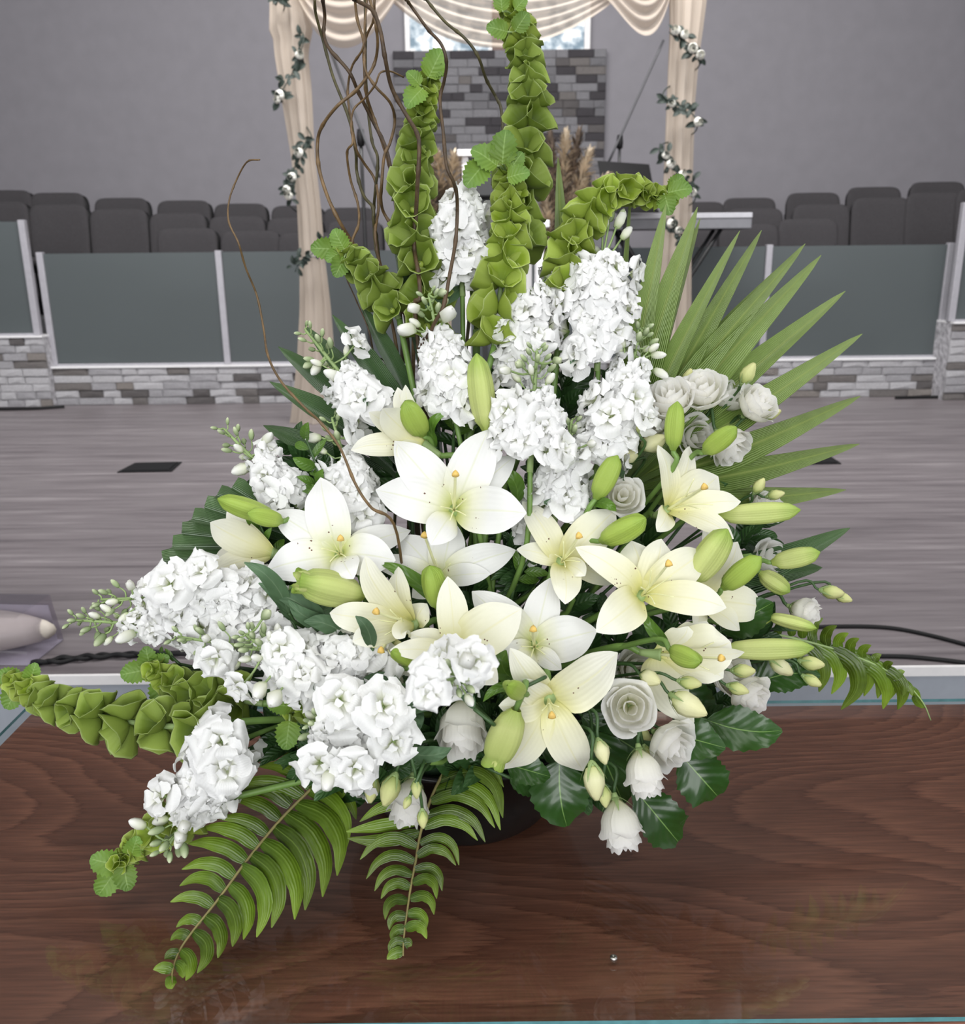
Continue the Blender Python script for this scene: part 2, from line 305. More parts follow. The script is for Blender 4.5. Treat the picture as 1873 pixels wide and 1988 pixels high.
plain('boom_grey', (0.07, 0.07, 0.075), 0.4, 0.3, noise=0.05)
plain('grey_laminate', (0.16, 0.16, 0.175), 0.5, noise=0.05)
plain('pale_laminate', (0.42, 0.42, 0.45), 0.45, noise=0.05)
plain('chair_fabric', (0.037, 0.034, 0.037), 0.95, noise=0.3, scale=160, bump=0.2)
plain('steel', (0.55, 0.53, 0.5), 0.3, 1, noise=0.05)
plain('pampas', (0.50, 0.41, 0.30), 0.9, noise=0.25, scale=12)
plain('pampas_brown', (0.13, 0.095, 0.07), 0.9, noise=0.3, scale=12)
plain('pot_black', (0.008, 0.008, 0.008), 0.28, noise=0.2)
plain('foam_green', (0.02, 0.05, 0.02), 0.9, noise=0.3, scale=200)
plain('satin', (0.60, 0.54, 0.47), 0.45, noise=0.05, scale=14, bump=0.1)
plain('box_card', (0.50, 0.47, 0.53), 0.5, noise=0.03)
plain('garland_leaf', (0.012, 0.022, 0.016), 0.6, noise=0.3)
plain('garland_rose', (0.70, 0.69, 0.63), 0.7, noise=0.08)
plain('glass_edge', (0.10, 0.26, 0.28), 0.15, noise=0.15, scale=60)
plain('mullion_brown', (0.09, 0.035, 0.022), 0.5)
STN = ['stone_white', 'stone_pale', 'stone_brown', 'stone_tan', 'stone_dark', 'slate_mid', 'slate_dark', 'slate_pale']
for n_, c_ in zip(STN, [(0.50, 0.49, 0.51), (0.37, 0.36, 0.38), (0.17, 0.155, 0.15), (0.24, 0.215, 0.20), (0.115, 0.105, 0.105), (0.17, 0.166, 0.178), (0.055, 0.05, 0.056), (0.225, 0.22, 0.235)]):
    plain(n_, c_, 0.85, noise=0.42, scale=30, bump=0.9)
def cloth():
    m, nt, b, ns, ls = nodes('sheer_cloth'); b.inputs['Base Color'].default_value = (0.55, 0.475, 0.405, 1); b.inputs['Roughness'].default_value = 0.9; b.inputs['Specular IOR Level'].default_value = 0.1
    tr = ns.new('ShaderNodeBsdfTranslucent'); tr.inputs[0].default_value = (0.55, 0.475, 0.405, 1)
    tp = ns.new('ShaderNodeBsdfTransparent'); tp.inputs[0].default_value = (1, 0.98, 0.95, 1)
    a = ns.new('ShaderNodeMixShader'); a.inputs[0].default_value = 0.4; ls.new(b.outputs[0], a.inputs[1]); ls.new(tr.outputs[0], a.inputs[2])
    c = ns.new('ShaderNodeMixShader'); c.inputs[0].default_value = 0.22; ls.new(a.outputs[0], c.inputs[1]); ls.new(tp.outputs[0], c.inputs[2])
    ls.new(c.outputs[0], ns['Material Output'].inputs[0])
cloth()
def thinglass(name, tint, extra=0.0, rough=0.0):
    """a thin clear pane: Fresnel share mirrored, the rest let straight through"""
    m, nt, b, ns, ls = nodes(name); ns.remove(b)
    fr = ns.new('ShaderNodeFresnel'); ge = ns.new('ShaderNodeNewGeometry'); ir = ns.new('ShaderNodeMapRange')
    ir.inputs[3].default_value = 1.5; ir.inputs[4].default_value = 1/1.5; ls.new(ge.outputs['Backfacing'], ir.inputs[0]); ls.new(ir.outputs[0], fr.inputs[0])
    tp = ns.new('ShaderNodeBsdfTransparent'); tp.inputs[0].default_value = (*tint, 1)
    gl = ns.new('ShaderNodeBsdfGlossy'); gl.inputs['Roughness'].default_value = rough
    ad = ns.new('ShaderNodeMath'); ad.operation = 'ADD'; ls.new(fr.outputs[0], ad.inputs[0]); ad.inputs[1].default_value = extra
    ms = ns.new('ShaderNodeMixShader'); ls.new(ad.outputs[0], ms.inputs[0]); ls.new(tp.outputs[0], ms.inputs[1]); ls.new(gl.outputs[0], ms.inputs[2])
    ls.new(ms.outputs[0], ns['Material Output'].inputs[0])
thinglass('glass_clear', (0.97, 0.99, 0.985), 0, 0.02)
thinglass('plastic_clear', (0.90, 0.89, 0.92), 0.03, 0.08)
def frosted():
    m, nt, b, ns, ls = nodes('frosted_glass'); b.inputs['Base Color'].default_value = (0.13, 0.15, 0.155, 1); b.inputs['Roughness'].default_value = 0.5
    b2 = ns.new('ShaderNodeBsdfPrincipled'); b2.inputs['Base Color'].default_value = (0.62, 0.74, 0.75, 1); b2.inputs['Roughness'].default_value = 0.55
    b2.inputs['Transmission Weight'].default_value = 1; b2.inputs['IOR'].default_value = 1.2
    ms = ns.new('ShaderNodeMixShader'); ms.inputs[0].default_value = 0.5; ls.new(b.outputs[0], ms.inputs[1]); ls.new(b2.outputs[0], ms.inputs[2]); ls.new(ms.outputs[0], ns['Material Output'].inputs[0])
frosted()
def daylight():
    m, nt, b, ns, ls = nodes('daylight'); ns.remove(b); tc = ns.new('ShaderNodeTexCoord'); nz = ns.new('ShaderNodeTexNoise'); nz.inputs['Scale'].default_value = 7; nz.inputs['Detail'].default_value = 3
    ls.new(tc.outputs['Object'], nz.inputs['Vector']); r = ramp(ns, [(0.36, (0.25, 0.33, 0.40)), (0.47, (0.62, 0.7, 0.76)), (0.54, (1, 1, 1))]); ls.new(nz.outputs['Fac'], r.inputs[0])
    e = ns.new('ShaderNodeEmission'); e.inputs[1].default_value = 1.25; ls.new(r.outputs[0], e.inputs[0]); ls.new(e.outputs[0], ns['Material Output'].inputs[0])
daylight()
# ---------------------------------------------------------------- floors and walls
def boxobj(name, lo, hi, mat, parent=None, ch=0, base=V((0, 0, 0)), label=None):
    return link(name, mesh(name, *rel(box(lo, hi, ch), base), smooth=False), mat, parent, label=label)
YS = Pz(936, 1303, STAGE).y; YC = Pz(936, 778, STAGE).y
structure(boxobj('floor', (-6, YS, STAGE-0.02), (6, 10.2, STAGE), 'vinyl'))
structure(boxobj('floor.001', (-6, -3, -0.05), (6, YS+0.2, 0), 'carpet'))
structure(boxobj('trim_1', (-6, YS-0.012, STAGE-0.022), (6, YS, STAGE+0.004), 'white_trim'))
structure(boxobj('wall_stage', (-6, YS-0.006, 0), (6, YS+0.08, STAGE-0.022), 'fascia_paint'))
structure(boxobj('ceiling', (-6.2, -3, 5.6), (6.2, 10.2, 5.75), 'ceiling_paint'))
structure(boxobj('wall_back', (-8, 10.0, 0), (8, 10.2, 6), 'wall_paint'))
structure(boxobj('wall_left', (-6.2, YS, 0), (-6, 10.0, 6), 'wall_paint'))
structure(boxobj('wall_right', (6, YS, 0), (6.2, 10.0, 6), 'wall_paint'))
# window above the stone panel: two bright panes with a brown mullion
p0, p1 = P(797, 104, 9.97), P(1146, 20, 9.97); pm0, pm1 = P(955, 100, 9.97).x, P(992, 100, 9.97).x
zt, zb = p1.z+0.55, p0.z-0.01
wn = bpy.data.objects.new('window_1', None); C.objects.link(wn); wn.location = (0, 9.95, zb); structure(wn); wb = V(wn.location)
for x0, x1 in ((p0.x, pm0), (pm1, p1.x-0.06)): boxobj('window_pane', (x0, 9.955, zb), (x1, 9.965, zt), 'daylight', wn, 0, wb)
boxobj('mullion', (pm0, 9.93, zb), (pm1, 9.985, zt), 'mullion_brown', wn, 0.004, wb, 'brown wooden mullion')
for lo, hi in (((p1.x-0.06, 9.92, zb), (p1.x, 9.99, zt)), ((p0.x-0.05, 9.92, zb), (p0.x, 9.99, zt)), ((p0.x-0.05, 9.92, zt), (p1.x, 9.99, zt+0.06))): boxobj('window_frame', lo, hi, 'white_trim', wn, 0.004, wb)
# bricks: a few shared chamfered blocks, each brick its own object
def stone_mesh(i):
    r = random.Random(i); vs_, fs, uv = [], [], []
    for y, s in ((0.5, 0.5), (-0.3, 0.5), (-0.5, 0.44)):
        for x, z in ((-1, -1), (1, -1), (1, 1), (-1, 1)):
            vs_.append(V((x*s + r.uniform(-.03, .03)*(y < -.4), y+r.uniform(-.12, .12)*(y < -.4), z*s + r.uniform(-.04, .04)*(y < -.4))))
    for i_ in range(2):
        for j in range(4): a, b = i_*4+j, i_*4+(j+1) % 4; fs.append((a, b, b+4, a+4))
    vs_.append(V((r.uniform(-.2, .2), -0.5-r.uniform(0, .3), r.uniform(-.2, .2))))
    fs += [(8+j, 8+(j+1) % 4, 12) for j in range(4)]
    return mesh('brick', vs_, fs, [(0.5, 0.5)]*13, smooth=False)
SMESH = {(m_, i): None for m_ in STN for i in range(3)}
def brick(parent, base, x0, x1, y, z0, z1, mat, depth):
    kx = (mat, rnd.randrange(3))
    if SMESH[kx] is None: SMESH[kx] = stone_mesh(STN.index(kx[0]) % 5+kx[1]*7); SMESH[kx].materials.append(MT[mat])
    g = 0.0008
    link('brick', SMESH[kx], None, parent, M.Translation(V(((x0+x1)/2, y, (z0+z1)/2))-base) @ M.Diagonal((x1-x0-g*2, depth, z1-z0-g*2, 1)))
def courses(parent, base, xa, xb, y, z0, z1, n, pick, lmin, lmax, depth):
    h = (z1-z0)/n
    for r in range(n):
        x = xa
        while x < xb-0.01:
            L = rnd.uniform(lmin, lmax); x2 = x+L if xb-(x+L) > lmin*0.6 else xb
            brick(parent, base, x, x2, y-rnd.uniform(0, 0.35)*depth, z0+r*h, z0+(r+1)*h, pick(), depth); x = x2
pick1 = lambda: rnd.choices(STN[:5], [44, 24, 15, 8, 9])[0]
pick2 = lambda: rnd.choices(STN[4:8]+['stone_brown'], [8, 34, 22, 34, 6])[0]
def curbwall(name, xa, xb, y, zt, n, depth):
    o = structure(boxobj(name, (xa, y, STAGE), (xb, y+depth, zt), 'stone_pale'))
    structure(boxobj('trim_2', (xa, y-0.03, zt), (xb, y+depth, zt+0.012), 'white_metal'))
    courses(o, V((0, 0, 0)), xa, xb, y+0.002, STAGE, zt, n, pick1, 0.10, 0.30, 0.03); return o
ZC = P(936, 706, YC).z; ZG = P(936, 484, YC).z
XL, XR = P(100, 700, YC).x, P(1835, 700, YC).x
curbwall('wall_curb', XL, XR, YC, ZC, 5, 0.12)
YL = Pz(40, 790, STAGE).y; ZL = P(40, 655, YL).z; XLs = P(92, 700, YL).x
curbwall('wall_curb_left', XLs-1.5, XLs, YL, ZL, 9, YC-YL+0.12)
YR = Pz(1860, 776, STAGE).y; ZR = P(1860, 628, YR).z; XRs = P(1838, 700, YR).x
curbwall('wall_curb_right', XRs, XRs+1.5, YR, ZR, 10, YC-YR+0.14)
o = structure(boxobj('wall_stone_panel', (P(766, 200, 9.95).x, 9.93, 0.9), (P(1174, 200, 9.95).x, 10, P(936, 99, 9.95).z), 'grey_laminate'))
zp = P(936, 99, 9.95).z; courses(o, V((0, 0, 0)), P(766, 200, 9.95).x, P(1174, 200, 9.95).x, 9.925, zp-23*0.0785, zp, 23, pick2, 0.12, 0.27, 0.03)
# ---------------------------------------------------------------- frosted glass railings
def railing(label, pxs, Y, z0, z1, dbl=False, ext=None):
    xs = [P(x, 600, Y).x for x in pxs]; base = V(((xs[0]+xs[-1])/2, Y+0.04, z0))
    t = thing('glass_railing', label, 'railing', base)
    for x in xs: boxobj('rail_post', (x-0.024, Y+0.015, z0), (x+0.024, Y+0.065, z1+0.012), 'grey_metal', t, 0.004, base)
    for a, b in zip(xs, xs[1:]): boxobj('glass_panel', (a+0.018, Y+0.034, z0+0.01), (b-0.018, Y+0.046, z1), 'frosted_glass', t, 0, base)
    for a, b in zip(xs, xs[1:]): boxobj('bottom_channel', (a+0.024, Y+0.022, z0), (b-0.024, Y+0.058, z0+0.016), 'grey_metal', t, 0, base)
railing('long frosted glass railing with grey metal posts along the stone curb', (88, 431, 782, 1132, 1487, 1834), YC, ZC+0.012, ZG)
ZGl = P(30, 430, YL).z; ZGr = P(1860, 396, YR).z
railing('taller frosted glass railing on the higher stone step, far from the music stand', (-330, 62), YL, ZL+0.012, ZGl)
railing('frosted glass railing cut by the frame edge beyond the highest stone step', (1853, 2240), YR, ZR+0.012, ZGr)
# ---------------------------------------------------------------- choir risers and chairs
def pad(wx, hz, ty, e=0.32, bend=0.5, na=28, nb=8):
    sg = lambda c, q: math.copysign(abs(c)**q, c); vs_, fs = [], []
    for i in range(nb+1):
        b = -PI/2+PI*i/nb; s = max(0.02, math.cos(b))**0.30; y = ty*sg(math.sin(b), 0.7)
        for j in range(na):
            a = 2*PI*j/na; x, z = wx*s*sg(math.cos(a), e), hz*s*sg(math.sin(a), e); vs_.append(V((x, y-bend*x*x+0.16*z, z)))
    for i in range(nb):
        for j in range(na): a, b = i*na+j, i*na+(j+1) % na; fs.append((a, b, b+na, a+na))
    fs += [tuple(range(na))[::-1], tuple(range(nb*na, (nb+1)*na))]
    return vs_, fs, [(0.5, 0.5)]*len(vs_)
CH = {'backrest': (mesh('backrest', *xf(pad(0.248, 0.25, 0.036), M.Translation((0, 0.2, 0.69)))), 'chair_fabric'),
      'back_shell': (mesh('back_shell', *xf(pad(0.25, 0.246, 0.05), M.Translation((0.012, 0.262, 0.680)))), 'black_plastic'),
      'seat': (mesh('seat', *xf(pad(0.26, 0.24, 0.045, 0.35, 0.0), M.Translation((0, -0.04, 0.43)) @ M.Rotation(PI/2, 4, 'X'))), 'chair_fabric')}
for i, (x, y) in enumerate(((-.23, -.2), (.23, -.2), (-.23, .2), (.23, .2))):
    CH['leg%d' % i] = (mesh('leg', *tube([(x, y*1.15, 0), (x, y, 0.42)] if y < 0 else [(x, y*1.3, 0), (x, y, 0.42), (x, y*1.25, 0.75)], 0.012)), 'black_metal')
for _m, _n in CH.values(): _m.materials.append(MT[_n])
ROWS = [(8.95, [(15, 361), (118, 366), (241, 376), (361, 381), (470, 387), (580, 391), (680, 395), (1352, 384), (1450, 376), (1573, 366), (1690, 355), (1812, 345)]),
        (8.35, [(5, 383), (120, 388), (236, 397), (350, 405), (464, 411), (575, 414), (690, 420), (1352, 402), (1460, 396), (1588, 388), (1703, 375), (1808, 365), (1905, 358)]),
        (7.75, [(368, 434), (490, 439), (600, 443), (1330, 432), (1448, 426), (1562, 416)])]
SIDE = ['far end', 'second', 'third', 'fourth', 'fifth', 'sixth', 'seventh']
RN = ['back row', 'middle row', 'front row']
for ri, (Y, lst) in enumerate(ROWS):
    pts = []
    for i, (px, py) in enumerate(lst):
        lf = px < 936; top = P(px, py+6, Y-0.25*((px-936)/900)**2 if ri < 2 else Y); p = V((top.x, top.y-0.25, top.z-0.95)); pts.append(p)
        nn = i if lf else len(lst)-1-i
        t = thing('choir_chair', 'charcoal padded choir chair, %s, %s from the outer end on the %s side' % (RN[ri], ['first', 'second', 'third', 'fourth', 'fifth', 'sixth', 'seventh'][nn], 'left' if lf else 'right'), 'chair', p, 'choir chairs behind the glass railing')
        t.rotation_euler[2] = -math.atan2(p.x, p.y)*0.2
        for nm, (me, mt) in CH.items(): link(nm.rstrip('0123'), me, None, t)
    for lf in (True, False):
        q = [p for p in pts if (p.x < 0) == lf]; q = [q[0]*2-q[1]]+q+[q[-1]*2-q[-2]]; vs_, fs = [], []
        for p in q: vs_ += [V((p.x, p.y-0.30, STAGE)), V((p.x, p.y-0.30, p.z)), V((p.x, p.y+0.29, p.z)), V((p.x, p.y+0.29, STAGE))]
        for a in range(len(q)-1):
            for j in range(4): b = a*4; fs.append((b+j, b+(j+1) % 4, b+4+(j+1) % 4, b+4+j))
        fs += [(0, 1, 2, 3), tuple(len(vs_)-4+j for j in (3, 2, 1, 0))]
        structure(link('floor_riser', mesh('floor_riser', vs_, fs, [(0.5, 0.5)]*len(vs_), smooth=False), 'carpet'))
# ---------------------------------------------------------------- wedding arch with drapes
YA = Pz(600, 822, STAGE).y
polyl = lambda tab, y: next((a[1]+(b[1]-a[1])*(y-a[0])/(b[0]-a[0]) for a, b in zip(tab, tab[1:]) if a[0] <= y <= b[0]), tab[-1][1] if y > tab[-1][0] else tab[0][1])
LL = [(-120, 512), (0, 518), (60, 517), (64, 524), (100, 527), (170, 538), (300, 560), (400, 572), (500, 577), (600, 577), (700, 572), (790, 562), (826, 558)]
LR = [(-120, 580), (0, 592), (55, 604), (100, 595), (170, 602), (300, 608), (400, 620), (500, 628), (600, 640), (700, 648), (826, 652)]
RL = [(-120, 1302), (0, 1302), (60, 1303), (100, 1301), (200, 1297), (300, 1293), (450, 1286), (600, 1272), (740, 1262), (826, 1255)]
RR = [(-120, 1384), (0, 1376), (60, 1368), (100, 1362), (200, 1353), (300, 1350), (450, 1346), (600, 1346), (740, 1348), (826, 1352)]
def drape(label, L, R, nf, seed):
    r = random.Random(seed); phs = [r.uniform(0, 6) for _ in range(4)]; vs_, fs, uv = [], [], []; NU, NY = 60, 54
    y0, y1 = -120, L[-1][0]; bx = Pz((L[-1][1]+R[-1][1])/2, y1, STAGE)
    for i in range(NY+1):
        y = y0+(y1-y0)*i/NY; a, b = P(polyl(L, y), y, YA), P(polyl(R, y), y, YA); mid, hw = (a+b)/2, (b.x-a.x)/2
        for j in range(NU):
            th = 2*PI*j/NU; rip = 1+0.0*th; d = hw*0.62
            f = 0.5*math.sin(th*nf+phs[0]+0.5*math.sin(i*0.05+phs[1])) + 0.3*math.sin(th*(nf*2+1)+phs[2]+i*0.03)
            x = mid.x+hw*0.97*math.cos(th)*(1+0.03*f); yy = YA+0.06+d*math.sin(th)*(1+0.42*f)-0.0
            vs_.append(V((x, yy, max(mid.z, STAGE+0.002)))-bx); uv.append((i/NY, j/NU))
    for i in range(NY):
        for j in range(NU): a, b = i*NU+j, i*NU+(j+1) % NU; fs.append((a, b, b+NU, a+NU))
    o = link('drape', mesh('drape', vs_, fs, uv), 'sheer_cloth'); o.location = bx
    tag(o, label, 'drape'); return bx
bl = drape('gathered cream sheer drape down the arch post beside the willow twigs', LL, LR, 9, 3)
br = drape('gathered cream sheer drape down the arch post behind the palm blades', RL, RR, 9, 5)
zbm = P(936, -110, YA).z
t = thing('wedding_arch', 'pale wedding arch frame inside the cream drapes', 'arch', (0, YA+0.06, STAGE)); ab = V(t.location)
for b in (P(585, 300, YA), P(1325, 300, YA)):
    link('arch_post', mesh('arch_post', *rel(tube([(b.x, YA+0.06, STAGE), (b.x, YA+0.06, zbm)], 0.022, 8), ab)), 'white_metal', t)
    boxobj('base_plate', (b.x-.09, YA-0.0, STAGE), (b.x+.09, YA+0.14, STAGE+0.008), 'white_metal', t, 0, ab)
link('crossbar', mesh('crossbar', *rel(tube([(P(555, 300, YA).x, YA+0.06, zbm), (P(1360, 300, YA).x, YA+0.06, zbm)], 0.022, 8), ab)), 'white_metal', t)
def swag(label, a, b, low, dy, nf, seed):
    """cloth hung between two points: rows are catenaries sagging deeper towards its lower hem"""
    r = random.Random(seed); vs_, fs, uv = [], [], []; NX, NR = 44, 46; A, Bp = P(*a, YA+dy), P(*b, YA+dy); L_ = P(*low, YA+dy)
    cxp = (L_.x-A.x)/(Bp.x-A.x); ctr = (A+Bp)/2
    for i in range(NR+1):
        v = i/NR; ph = r.uniform(-.15, .15)
        for j in range(NX+1):
            u = j/NX; q = A.lerp(Bp, u); uu = u**(math.log(0.5)/math.log(min(.85, max(.15, cxp))))
            sag = 4*uu*(1-uu); zl = A.z+(Bp.z-A.z)*cxp; z = q.z-(zl-L_.z)*sag*(0.12+0.88*v) + (1-v)*0.30
            fold = math.sin(v*nf*2*PI+ph+1.2*math.sin(u*3+seed))*0.022*(0.3+sag)
            vs_.append(V((q.x, q.y-0.05*sag+fold-0.03*v, z+0.01*fold))-ctr); uv.append((u, v))
    for i in range(NR):
        for j in range(NX): p = i*(NX+1)+j; fs.append((p, p+1, p+NX+2, p+NX+1))
    o = link('swag', mesh('swag', vs_, fs, uv), 'sheer_cloth'); o.location = ctr; tag(o, label, 'drape')
swag('cream sheer swag hanging in a deep loop behind the willow twigs', (572, -20), (800, -60), (680, 97), 0.0, 7, 1)
swag('wide cream sheer swag hanging across the window, lowest of the three', (700, -70), (1182, 12), (925, 96), 0.05, 10, 2)
swag('small cream sheer swag falling beside the rose garland post, past the gathered knot', (1150, -10), (1308, -40), (1252, 77), 0.02, 7, 3)
# rose garlands wound about the posts
grose = mesh('rose', *join(*[xf(blade([(0.25, 0, -.3), (0.75, 0, 0.0), (0.5, 0, 0.75)], lambda u: 0.55*math.sin(PI*min(.9, u+.1))**.6, lambda p: V((-p.x, -p.y, 0.2)), 0.35, 4, 4), M.Rotation(a, 4, 'Z') @ M.Scale(s, 4)) for a, s in [(i*PI*2/5, 1) for i in range(5)]+[(i*PI*2/3+.4, .6) for i in range(3)]])); grose.materials.append(MT['garland_rose'])
gleaf = mesh('leaf', *blade([(0, 0, 0), (0, .6, .12), (0, 1.2, 0)], lambda u: 0.32*math.sin(PI*u)**.8, (0, 0, 1), 0.3, 5, 4)); gleaf.materials.append(MT['garland_leaf'])
def garland(label, segs, base, seed):
    r = random.Random(seed); t = thing('rose_garland', label, 'garland', base); b = V(base); path = []
    for s in segs: path += [P(x, y, YA-0.085-0.02*(i % 2)) for i, (x, y) in enumerate(s)]; path += [P((s[-1][0]+s[0][0])/2, s[-1][1]+20, YA+0.24)]
    link('vine', mesh('vine', *rel(tube(path[:-1], 0.004, 5, 90), b)), 'garland_leaf', t)
    for s in segs:
        L = smooth([P(x, y, YA-0.09) for x, y in s], 40); tot = sum((L[i+1]-L[i]).length for i in range(40)); n = max(3, int(tot/0.062))
        for i in range(n):
            p = L[int(40*(i+.5)/n)]+V((r.uniform(-.018, .018), -0.02, r.uniform(-.02, .02)))
            if r.random() < 0.72: link('rose', grose, None, t, place(p-b, (r.uniform(-.6, .6), -1, r.uniform(-.2, .7)), 0.036*r.uniform(.85, 1.15), r.uniform(0, 6)))
            for q in range(6): link('leaf', gleaf, None, t, place(p-b+V((r.uniform(-.02, .02), 0.015, r.uniform(-.02, .02))), (r.uniform(-.5, .5), -1, r.uniform(-.4, .6)), 0.052*r.uniform(.7, 1.1), r.uniform(0, 6)))
garland('garland of small white roses wound around the draped post beside the willow', [[(545, -5), (552, 14)], [(588, 66), (580, 110), (566, 145), (545, 180), (543, 192)], [(605, 265), (585, 300), (568, 335), (562, 370), (562, 398)], [(632, 470), (610, 490), (582, 508), (573, 528)]], bl, 1)
garland('garland of small white roses wound around the draped post by the palm blades', [[(1299, 62), (1312, 74), (1330, 80), (1350, 100), (1357, 128)], [(1288, 178), (1300, 198), (1322, 214), (1345, 222), (1352, 252)], [(1286, 280), (1282, 305), (1305, 318), (1325, 345), (1345, 362), (1348, 390)], [(1292, 430), (1312, 440), (1330, 470), (1332, 495)]], br, 2)
# ---------------------------------------------------------------- microphone stands, music stand, keyboard table
def micstand(label, x, ytop, ybot, boom, Y, zf):
    top = P(x, ytop, Y); b = V((top.x, Y, zf)); t = thing('microphone_stand', label, 'stand', b)
    link('pole', mesh('pole', *rel(tube([(b.x, Y, zf+.02), (b.x, Y, top.z)], 0.011, 8), b)), 'black_metal', t)
    link('boom', mesh('boom', *rel(tube([P(*boom[0], Y-.03), P(*boom[1], Y-.03)], 0.009, 8), b)), 'boom_grey', t, label='grey angled boom')
    link('clutch', mesh('clutch', *rel(xf(lathe([(0, -.05, 0), (.022, -.045, 0), (.026, 0, 0), (.02, .05, 0), (0, .055, 0)], 10), M.Translation(top)), b)), 'black_plastic', t)
    for q in range(3):
        a = q*2.094+.5; link('leg', mesh('leg', *rel(tube([V((b.x, Y, zf+.09)), V((b.x+.28*math.cos(a), Y+.28*math.sin(a), zf+.012))], 0.009, 6), b)), 'black_metal', t)
micstand('black microphone stand with a grey boom behind the willow twigs', 700, 268, 560, ((640, 95), (737, 345)), 5.95, STAGE)
ZK = 0.86
micstand('black microphone stand with a long grey boom above the music stand', 1203, 276, 560, ((1288, 78), (1180, 318)), 7.3, STAGE)
Yk = 6.28; a, b_ = P(1150, 414, Yk), P(1461, 411, Yk); zk = P(1300, 414, Yk).z; zk0 = P(1300, 445, Yk).z
t = thing('keyboard_table', 'grey slab topped table on crossed black legs behind the arch post', 'table', ((a.x+b_.x)/2, Yk+.15, STAGE)); kb = V(t.location)
boxobj('top_slab', (a.x, Yk, zk0), (b_.x, Yk+.34, zk-.035), 'grey_laminate', t, 0.004, kb); boxobj('top_edge', (a.x, Yk-.006, zk-.035), (b_.x, Yk+.34, zk), 'pale_laminate', t, 0.004, kb, 'paler grey top')
for s in (-1, 1):
    for yy in (.06, .26): link('leg', mesh('leg', *rel(tube([(kb.x-s*.4, Yk+yy, STAGE+.012), (kb.x+s*.35, Yk+yy+.012*s, zk0)], 0.014, 6), kb)), 'black_metal', t)
Ym = 6.2; q = [P(1160, 312, Ym), P(1260, 319, Ym), P(1277, 411, Ym-.05), P(1178, 408, Ym-.05)]
t = thing('music_stand', 'black music stand with a tilted solid desk behind the arch', 'stand', (q[0].x*.5+q[2].x*.5, Ym+.04, STAGE)); mb = V(t.location)
vs_ = [p-mb for p in q]+[p+V((0, .018, 0))-mb for p in q]
link('desk', mesh('desk', vs_, [(0, 1, 2, 3), (7, 6, 5, 4), (0, 4, 5, 1), (1, 5, 6, 2), (2, 6, 7, 3), (3, 7, 4, 0)], [(0.5, 0.5)]*8, smooth=False), 'black_plastic', t)
lo = (q[2]+q[3])/2; boxobj('lip', (q[3].x, lo.y-.04, lo.z-.012), (q[2].x, lo.y+.018, lo.z), 'black_plastic', t, 0, mb)
link('pole', mesh('pole', *rel(tube([(mb.x, mb.y, STAGE+.02), (mb.x, mb.y, lo.z+.05)], 0.012, 8), mb)), 'black_metal', t)
for i in range(3): link('leg', mesh('leg', *rel(tube([(mb.x, mb.y, STAGE+.16), (mb.x+.26*math.cos(i*2.1+.3), mb.y+.26*math.sin(i*2.1+.3), STAGE+.01)], 0.009, 6), mb)), 'black_metal', t)
# white plinth frames and pampas grass behind the flowers
def plinth(label, x0, x1, ytop, Y, dp):
    a, b = P(x0, ytop, Y), P(x1, ytop, Y); base = V(((a.x+b.x)/2, Y+dp/2, STAGE)); t = thing('plinth_stand', label, 'stand', base); wl = 0.026
    boxobj('top_plate', (a.x-.03, Y-.03, a.z-.04), (b.x+.03, Y+dp+.03, a.z), 'white_metal', t, 0.004, base)
    for x in (a.x, b.x-wl*1.6):
        for y in (Y, Y+dp-wl): boxobj('leg', (x, y, STAGE), (x+wl*1.6, y+wl, a.z-.04), 'white_metal', t, 0.003, base)
    return base, a.z
plinth('taller white metal plinth stand behind the bell spikes', 896, 1034, 291, 6.0, .3)
pb, pz = plinth('shorter white metal plinth stand beside the pampas grass', 1003, 1056, 428, 5.3, .2)
Yb = 6.02; a, b_ = P(893, 322, Yb), P(985, 385, Yb)
t = thing('loudspeaker', 'small black loudspeaker box between the white plinth legs', 'speaker', ((a.x+b_.x)/2, Yb+.1, STAGE)); sb = V(t.location)
boxobj('cabinet', (a.x, Yb, b_.z), (b_.x, Yb+.2, a.z), 'black_plastic', t, 0.01, sb); boxobj('stand_pole', (sb.x-.02, Yb+.08, STAGE), (sb.x+.02, Yb+.12, b_.z), 'black_metal', t, 0, sb); boxobj('grille', (a.x+.02, Yb-.006, b_.z+.02), (b_.x-.02, Yb, a.z-.02), 'black_metal', t, 0, sb)
